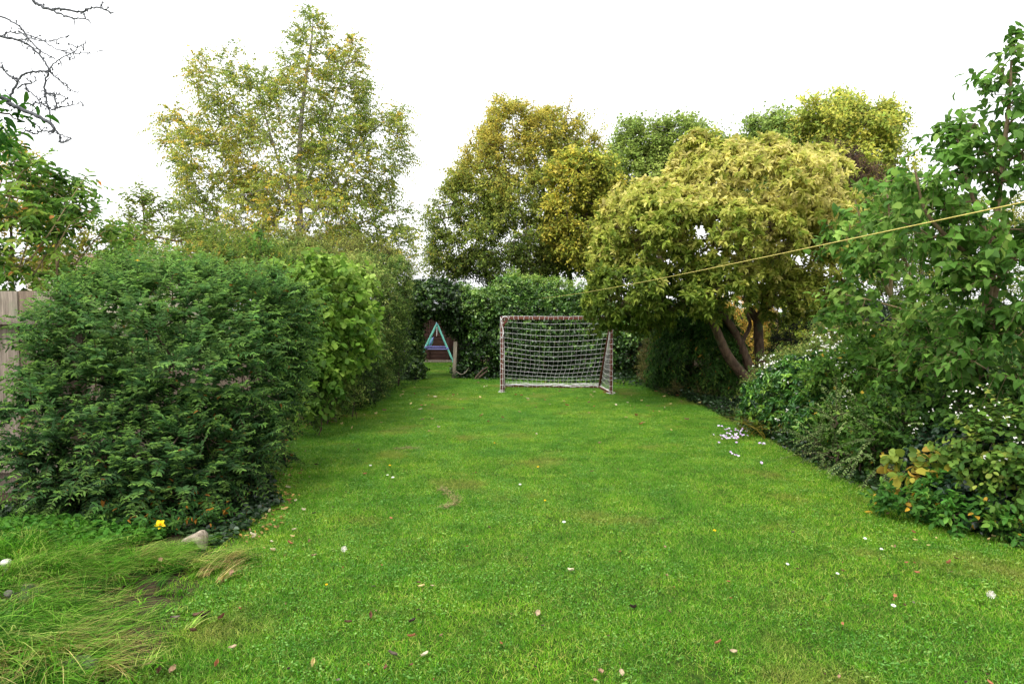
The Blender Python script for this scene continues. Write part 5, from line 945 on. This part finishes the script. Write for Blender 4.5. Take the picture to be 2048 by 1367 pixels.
for k in range(40):
    px, py = r.uniform(460, 620), r.uniform(880, 1110)
    cc_ = ('yellow', 'cream', 'tan', 'orange')[r.integers(4)]
    fall(px, py, cc_, 1, r.uniform(.035, .06), 'narrow ' + cc_ + ' leaf on the ' + ('upper' if py < 960 else 'middle' if py < 1040 else 'lower') + ' litter strip beside the rounded bush', 'yellow leaves on the litter strip', z=.03)
for k in range(16):
    cc_ = ('yellow', 'tan', 'orange')[r.integers(3)]; px = r.uniform(1760, 2040)
    fall(px, 985+r.uniform(0, 110), cc_, r.integers(2), r.uniform(.03, .055), 'small ' + cc_ + ' fallen leaf along the ' + ('farther' if px < 1860 else 'middle' if px < 1950 else 'nearest') + ' stretch of the right border edge', 'fallen leaves along the right border', z=.04)
W_ = (236, 236, 232)
for (px, py, s, lab) in [(1575, 1127, .022, 'white daisy left of the other daisies on the right lawn'), (1675, 1146, .022, 'white daisy right of its twin below the two tall ones on the right lawn'), (1730, 1076, .026, 'tall white clover flower nearest the right border'), (1763, 1097, .024, 'white flower leaning just below the tall clover flower'), (1787, 1210, .028, 'ragged white flower under the upright orange leaf'), (741, 930, .028, 'white daisy on the left middle lawn furthest back'), (775, 949, .022, 'left daisy of a pair on the left middle lawn'), (786, 954, .03, 'right daisy of a pair on the left middle lawn'), (1040, 968, .026, 'white daisy alone in the centre of the middle lawn'), (1128, 1043, .03, 'greyish white flower head in the centre of the lawn')]:
    flower('daisy', lab, 'daisy', G(px, py, .05), s, W_, (220, 180, 40), 10, 'daisies in the lawn', (0, -.3, 1), .2, .045)
for (px, py, s, lab) in [(1429, 1060, .024, 'single yellow flower on the right middle lawn'), (653, 1168, .016, 'tiny yellow flower on the near left lawn'), (1090, 1000, .02, 'yellow flower on the centre lawn above the greyish white flower head'), (780, 930, .026, 'yellow flower behind the daisy pair'), (989, 885, .022, 'small yellow flower on the middle lawn far from the others'), (1076, 933, .024, 'yellow flower above the lone central daisy')]:
    flower('yellow_lawn_flower', lab, 'flower', G(px, py, .045), s, (236, 190, 20), (200, 140, 10), 6, 'yellow flowers in the lawn', (0, -.3, 1), .3, .04)
def clock(px, py, s, lab):
    c = G(px, py, .07); t = thing('dandelion_clock', lab, 'dandelion clock', tuple(c)); rr = np.random.default_rng(3); n = 60; D = nrm(rr.normal(size=(n, 3))); m = MB(); m.segs(np.tile(c, (n, 1)), c+D*s*.5, .0006, .0009, 3); m.build('seed_head', 'mushroom_skin', t); MB().tube([c, A([c[0], c[1], 0])], .0018, 5).build('stem', 'petal', t, colour=(110, 130, 70))
clock(1982, 1188, .045, 'grey dandelion clock on the lower right lawn'); clock(688, 1097, .04, 'grey dandelion clock on the left lawn right of the tan folded leaf')
for k in range(60):
    if k < 26: px, py = 1455+r.normal()*14, 870+r.normal()*7
    elif k < 46: px, py = 1480+r.normal()*10, 868+r.normal()*8
    elif k < 50: px, py = 1525+r.normal()*5, 887+r.normal()*2
    elif k < 55: px, py = 1461+(k-50)*4+r.normal(), 906+(k-50)*1.5+r.normal()
    elif k < 58: px, py = 1437+r.normal()*4, 852+r.normal()*1.5
    else: px, py = 1525+r.normal()*2, 924+r.normal()*2
    flower('lilac_flower', ('lilac' if k % 3 else 'whitish') + ' flower in ' + ('the big left clump' if k < 26 else 'the clump against the strap leaves' if k < 46 else 'the trio nearest the border' if k < 50 else 'the short front row' if k < 55 else 'the small group farthest left' if k < 58 else 'the last pair') + ' of the lawn edge drift', 'flower', G(px, py, r.uniform(.03, .1)), r.uniform(.028, .042), (196, 170, 214) if k % 3 else (226, 214, 236), (220, 200, 160), 6, 'lilac flowers on the lawn edge', (r.normal()*.4, -.5, 1), .6, .05)
flower('lilac_flower', 'single pale lilac flower lying near the right border edge', 'flower', G(1823, 1024, .05), .045, (214, 200, 226), (220, 200, 160), 6, None, (.2, -.5, 1), .5, .04)
print('TRIS', NTRI[0], 'OBJ', len(bpy.data.objects))
